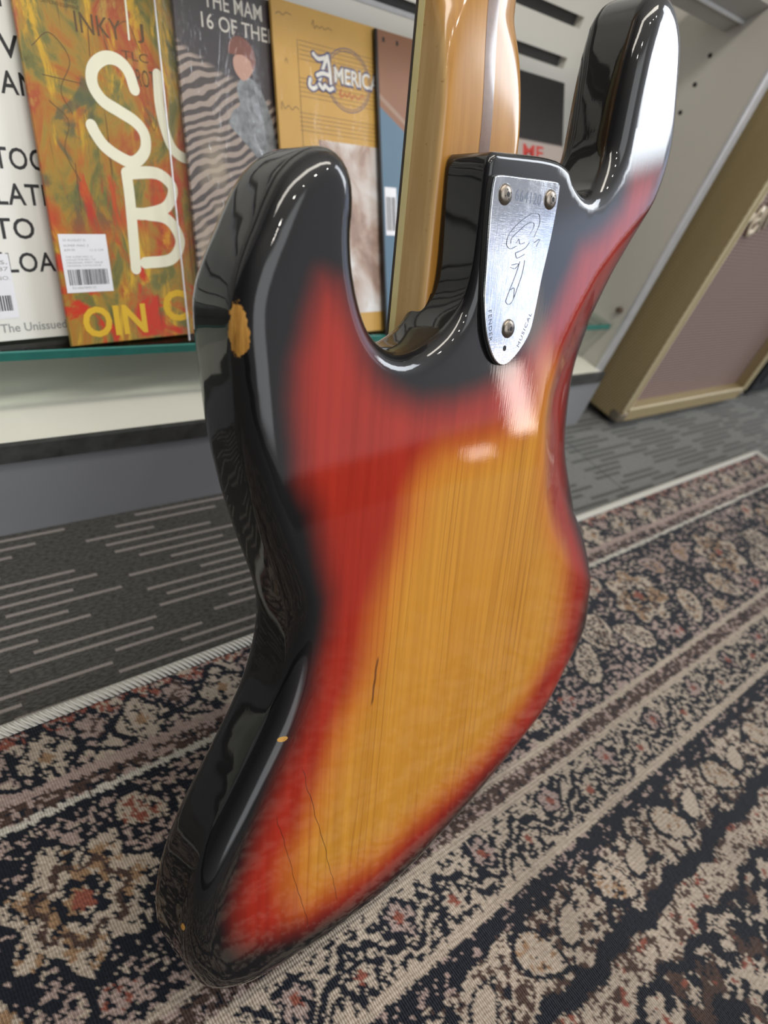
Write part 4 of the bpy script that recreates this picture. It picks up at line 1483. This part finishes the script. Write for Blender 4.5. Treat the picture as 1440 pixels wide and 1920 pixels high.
pale = t.step(t.noise(t.mapping(oc, (14, 9, 9), (0, 0, .3)), 1.0, 3.0, .5), .50, .62)
low = t.math('SUBTRACT', 1.0, t.step(py, .10, .19))
stripe = t.mix(t.math('MULTIPLY', pale, low), stripe, (.52, .43, .31))
dark = t.mix(inc, (.030, .024, .028), (.075, .062, .068))
t.put(b.inputs['Base Color'], t.mix(cloth, dark, stripe))
b.inputs['Roughness'].default_value = .4
e, z = sleeve(295.7, 507, 28, 4, 'dark record sleeve with wavy striped clothing and white serif title, in a crinkled plastic outer', w=280, h=276, mat=M_s2)
# the printed picture starts a little in from the outer's edge
M_lite = ink('pale_title_ink', (.74, .70, .62))
lettering('title_lettering', 'THE MAM', 42, 258.5, 99, 270.0, z, M_lite, e, bold=.006)
lettering('title_lettering', '16 OF THEIR', 38.5, 243.5, 116, 254.5, z, M_lite, e, bold=.006)
M_hair = ink('printed_auburn_hair', (.22, .075, .05))
M_skin = ink('printed_skin', (.58, .34, .26))
M_shirt = plain('printed_grey_shirt', (.32, .34, .36), .5, var=.5, scale=120)
fig = [(68, 205), (76, 214), (88, 211), (97, 198), (104, 178), (106, 150), (92, 146), (78, 158), (66, 168), (58, 176), (62, 186), (70, 192)]
pf = flat_obj('printed_figure', [(closed_smooth(fig), z + .02)], M_shirt, e, 'printed figure in a grey shirt')
flat_obj('printed_face', [(closed_smooth([(68, 228), (66, 222), (68, 216), (74, 211), (80, 213), (86, 220), (87, 228), (80, 233)]), z + .05)], M_skin, pf)
flat_obj('printed_hair', [(closed_smooth([(62, 230), (64, 238), (71, 243), (80, 242), (87, 236), (89, 226), (86, 221), (83, 227), (76, 230), (68, 229)]), z + .08)], M_hair, pf)
# plastic margin to the left of the cover shows the sleeve behind: the cover itself is set in
cov = [c_ for c_ in e.children if c_.name.startswith('cover')][0]
for v_ in cov.data.vertices:
    if v_.co.x < .1:
        v_.co.x += .0145
film(e, -2.0, 0, 282, 278, z + .3, 4, .045)
s = MB()
s.tube([mm(-2, 0, z + .5), mm(-2, 160, z + .6), mm(-2, 278, z + .5)], .0007, 6)
s.build('plastic_seam', plain('clear_plastic_seam', (.75, .75, .78), .15, var=.02), e)

# mustard cover with music staves
M_s3 = plain('mustard_card_cover', (.60, .355, .085), .45, var=.06, scale=26)
e, z = sleeve(401, 502, 29, 4, 'mustard yellow sleeve with white and blue lettering over music staves', w=285, h=283, mat=M_s3)
M_brown = ink('thin_brown_ink', (.12, .085, .05))
s = MB()
for k in range(5):
    s.box(28, 255.4 - 3.6 * k, z, 150, 255.75 - 3.6 * k, z + .02, mm)
    s.box(26, 226 - 3.6 * k, z, 150, 226.35 - 3.6 * k, z + .02, mm)
    s.box(24, 198 - 3.6 * k, z, 150, 198.35 - 3.6 * k, z + .02, mm)
    s.box(24, 170 - 3.6 * k, z, 150, 170.35 - 3.6 * k, z + .02, mm)
s.box(26, 150, z, 26.5, 256, z + .02, mm)
s.build('music_staves', M_brown, e)
M_blue = ink('navy_outline_ink', (.07, .075, .19))
M_wht = ink('white_letter_ink', (.74, .72, .66))
s = MB()
cir = [(86 + 28.5 * math.cos(a), 232 + 26.5 * math.sin(a)) for a in np.linspace(0, 2 * PI, 60)]
stroke(s, cir, .8, z + .03)
cir = [(86 + 26.3 * math.cos(a), 232 + 24.3 * math.sin(a)) for a in np.linspace(0, 2 * PI, 60)]
stroke(s, cir, .6, z + .03)
s.build('emblem_circle', M_blue, e)
A_out = [[(44, 247.5), (49, 244.6), (56, 246), (62, 249)], [(60, 248), (55, 238), (48, 224), (42, 219.5), (37.5, 221.5), (38.5, 226.5)], [(60.5, 248), (62.5, 238), (63.5, 226), (67, 222.5)], [(47, 231), (54, 233.5), (63, 232.5)], [(49, 224), (53, 221), (56, 224)], [(58, 222.5), (61, 221), (65, 223)]]
s = MB()
for L in A_out:
    stroke(s, L, 6.0, z + .04 + .003 * len(s.f))
s.build('initial_outline', M_blue, e)
lettering('lettering_outline', 'MERICA', 67.4, 226.6, 127.4, 243.4, z + .02, M_blue, e, bold=.05)
s = MB()
for L in A_out:
    stroke(s, L, 3.4, z + .24 + .003 * len(s.f))
s.build('initial_letter', M_wht, e)
lettering('title_lettering', 'MERICA', 68.4, 228.2, 126.4, 241.8, z + .12, M_wht, e, bold=.02)
s = MB()
stroke(s, [(74, 219), (76, 224), (75, 217), (79, 219), (81, 221), (83, 218), (87, 222), (89, 217), (93, 221), (98, 218), (103, 222), (106, 219)], .9, z + .1)
s.build('script_line', ink('red_script_ink', (.50, .10, .05)), e)
for L in ([(44, 270), (46, 274), (47, 268), (50, 270.5), (53, 269), (56, 271), (59, 269), (63, 271), (68, 270)], [(4, 271), (8, 273), (12, 271.5), (16, 274), (21, 273)], [(4, 198), (5, 204), (8, 199), (12, 202), (16, 199), (20, 202), (24, 200)], [(11, 236), (13, 239), (14, 235.5)]):
    s = MB()
    stroke(s, L, .5, z + .08)
    s.build('pen_scribble', M_brown, e)
M_pic, t, b, out_ = material('pale_photo_print')  # pale grey print with brown blotches
oc = t.obj()
pn_ = t.noise(t.mapping(oc, (16, 11, 10)), 1.0, 4.0, .55, 1.0)
t.put(b.inputs['Base Color'], t.ramp(pn_, [(.32, (.20, .13, .11)), (.42, (.42, .29, .23)), (.50, (.60, .52, .47)), (.60, (.76, .75, .74))]))
b.inputs['Roughness'].default_value = .35
flat_obj('photo_print', [(rect(45, 20, 190, 178), z + .05)], M_pic, e, 'pale printed photograph in the lower half')
film(e, -1, -1, 287, 284, z + .45, 11, .015)

# brown and blue cover
M_s4, t, b, out_ = material('brown_blue_print')
oc = t.obj()
px, py, pz = t.sep(oc)
d1 = t.math('ADD', py, t.math('MULTIPLY', px, .56))
nn_ = t.noise(t.mapping(oc, (10, 4, 5)), 1.0, 3.0, .5)
top_c = t.mix(nn_, (.19, .085, .045), (.36, .175, .10))
low_c = t.mix(nn_, (.06, .13, .20), (.15, .24, .32))
col = t.mix(t.step(d1, .219, .221), low_c, top_c)
strip = t.math('MULTIPLY', t.step(d1, .226, .2275), t.math('SUBTRACT', 1.0, t.step(d1, .231, .2325)))
col = t.mix(strip, col, (.36, .24, .17))
col = t.mix(t.math('SUBTRACT', 1.0, t.step(px, .002, .0035)), col, (.012, .010, .010))
t.put(b.inputs['Base Color'], col)
b.inputs['Roughness'].default_value = .3
e, z = sleeve(520, 501.2, 29.5, 4, 'brown over blue record sleeve with a slanted divide, just left of the bass neck', w=250, h=285, mat=M_s4)
sticker(e, 5, 100, 22, 146, z, [], 9, (.1, .1, .9, .8), 'narrow pale barcode label')
flat_obj('corner_mark', [(rect(9, 275, 12, 279), z + .03), (rect(28, 275, 31, 279), z + .03)], M_dark, e)

# dark sleeve behind the neck
M_s5, t, b, out_ = material('black_sleeve_print')
oc = t.obj()
px, py, pz = t.sep(oc)
nn_ = t.noise(t.mapping(oc, (9, 9, 9)), 1.0, 3.0, .5)
col = t.mix(nn_, (.012, .011, .012), (.030, .027, .028))
col = t.mix(t.math('SUBTRACT', 1.0, t.step(py, .214, .217)), col, (.42, .36, .33))
t.put(b.inputs['Base Color'], col)
b.inputs['Roughness'].default_value = .45
e, z = sleeve(598, 501, 29.5, 4, 'black record sleeve with a pale lower strip and red letters, right of the bass neck', w=250, h=288, mat=M_s5)
lettering('red_lettering', 'ME', 162, 196, 206, 211, z, ink('red_letter_ink', (.52, .05, .04)), e, bold=.02)

# ------------------------------------------------------------------ tweed guitar amplifier
M_tweed, t, b, out_ = material('lacquered_tweed')
oc = t.obj()
px, py, pz = t.sep(oc)
dg = t.math('ADD', t.math('ADD', py, t.math('MULTIPLY', pz, .42)), px)
tw = t.math('SINE', t.math('MULTIPLY', dg, 2 * PI / .0046))
fz = t.noise(oc, 700, 2.0, .6)
t.put(b.inputs['Base Color'], t.mix(t.step(t.math('ADD', tw, t.math('MULTIPLY', t.math('SUBTRACT', fz, .5), 1.6)), -.5, .7), (.22, .165, .075), (.43, .345, .19)))
b.inputs['Roughness'].default_value = .45
M_grille, t, b, out_ = material('oxblood_grille_cloth')
oc = t.obj()
px, py, pz = t.sep(oc)
l1 = t.math('SINE', t.math('MULTIPLY', pz, 2 * PI / .0052))
l2 = t.math('SINE', t.math('MULTIPLY', px, 2 * PI / .0034))
cl = t.mix(t.step(l1, -.6, .8), (.135, .080, .068), (.33, .245, .215))
cl = t.mix(t.math('MULTIPLY', t.step(l2, 0, 1), .3), cl, (.17, .10, .085))
t.put(b.inputs['Base Color'], cl)
b.inputs['Roughness'].default_value = .8
AX, AY, AZ, AW, AH, AD = 1043.0, 444.0, -466.0, 457.0, 520.0, 232.0
amp = empty('guitar_amplifier', Matrix.Translation(W(AX, AY, FLOOR)), 'tweed covered guitar amplifier with reddish brown grille cloth beside the display cabinet', 'guitar amplifier')


def am(x, y, z):
    return mm(x, y, z + (AZ - FLOOR))


tb = 13.0
q = MB()
q.box(0, 0, 0, tb, AD, AH, am)
q.box(AW - tb, 0, 0, AW, AD, AH, am)
q.box(tb, 0, 0, AW - tb, AD, 26, am)
q.box(tb, 0, AH - 60, AW - tb, AD, AH, am)
q.box(tb, 40, 26, AW - tb, AD, AH - 60, am)
q.build('cabinet', M_tweed, amp, bevel=.004, segs=3)
q = MB()
q.box(tb, 19, 26, AW - tb, 40, AH - 60, am)
gr_ = q.build('grille_cloth', M_grille, amp)
gr_['label'] = 'reddish brown woven grille cloth'
q = MB()
for x0, x1 in ((tb - .5, tb + 2.4), (AW - tb - 2.4, AW - tb + .5)):
    q.box(x0, -.8, 26, x1, 2.0, AH - 60, am)
q.box(tb, -.8, 24, AW - tb, 2.0, 27, am)
q.box(-.9, -.9, 22, 2.6, 2.6, AH - 22, am)
q.box(AW - 2.6, -.9, 22, AW + .9, 2.6, AH - 22, am)
q.build('cream_piping', plain('cream_piping', (.66, .58, .38), .4), amp, bevel=.0008)
for (x, y) in ((-.8, -.8), (AW - 21, -.8)):
    for zc in (-.8, AH - 21):
        q = MB()
        q.box(x, y, zc, x + 22, y + 24, zc + 22, am)
        c_ = q.build('corner_protector', plain('nickel_corner', (.42, .36, .28), .35, metal=.9, var=.2), amp, bevel=.006, segs=4)
for x in (30, AW - 30):
    for y in (30, AD - 30):
        q = MB()
        q.tube([am(x, y, -14 + .2), am(x, y, 0.4)], .014, 18)
        q.build('foot', M_dark, amp)
ne_ = bpy.data.objects.new('emblem', None)
em = lettering('script_logo', 'Fender', 0, 0, 160, 66, 0, plain('cream_emblem_plastic', (.72, .62, .46), .35), amp, bold=.01, depth=2.5, shear=.35)
bpy.data.objects.remove(ne_)
em.rotation_euler = (PI / 2, 0, 0)
ca_m = Matrix.Rotation(math.radians(24), 4, 'Y')
em.matrix_local = Matrix.Translation(Vector(am(46, 16.6, 296))) @ Matrix.Rotation(math.radians(-24), 4, 'Y') @ Matrix.Rotation(PI / 2, 4, 'X')
em['label'] = 'raised cream script logo'

# black amplifier, at the right edge
amp2 = empty('black_amplifier', Matrix.Translation(W(1560, 452, FLOOR)), 'black amplifier at the right edge, beside the tweed guitar amplifier', 'amplifier')
q = MB()
q.box(0, 0, 16, 420, 240, 430, mm)
q.build('cabinet', plain('black_textured_vinyl', (.012, .013, .016), .55, var=.3, scale=400, bump=.3), amp2, bevel=.006, segs=3)
q = MB()
q.box(22, -3, 40, 398, -.2, 410, mm)
q.build('grille_cloth', plain('black_grille', (.02, .02, .022), .8, var=.3, scale=200), amp2)
for x in (34, 386):
    for y in (26, 210):
        q = MB()
        q.tube([mm(x, y, .2), mm(x, y, 16.3)], .016, 18)
        q.build('foot', M_dark, amp2)

# ------------------------------------------------------------------ shop wall behind
wl = MB()
wbox(wl, -2500, 1200, FLOOR, 4200, 1220, 2200)
tag(wl.build('wall_back', plain('painted_shop_wall', (.62, .61, .58), .7, var=.02, scale=5)), kind='structure')
bpy.context.view_layer.update()
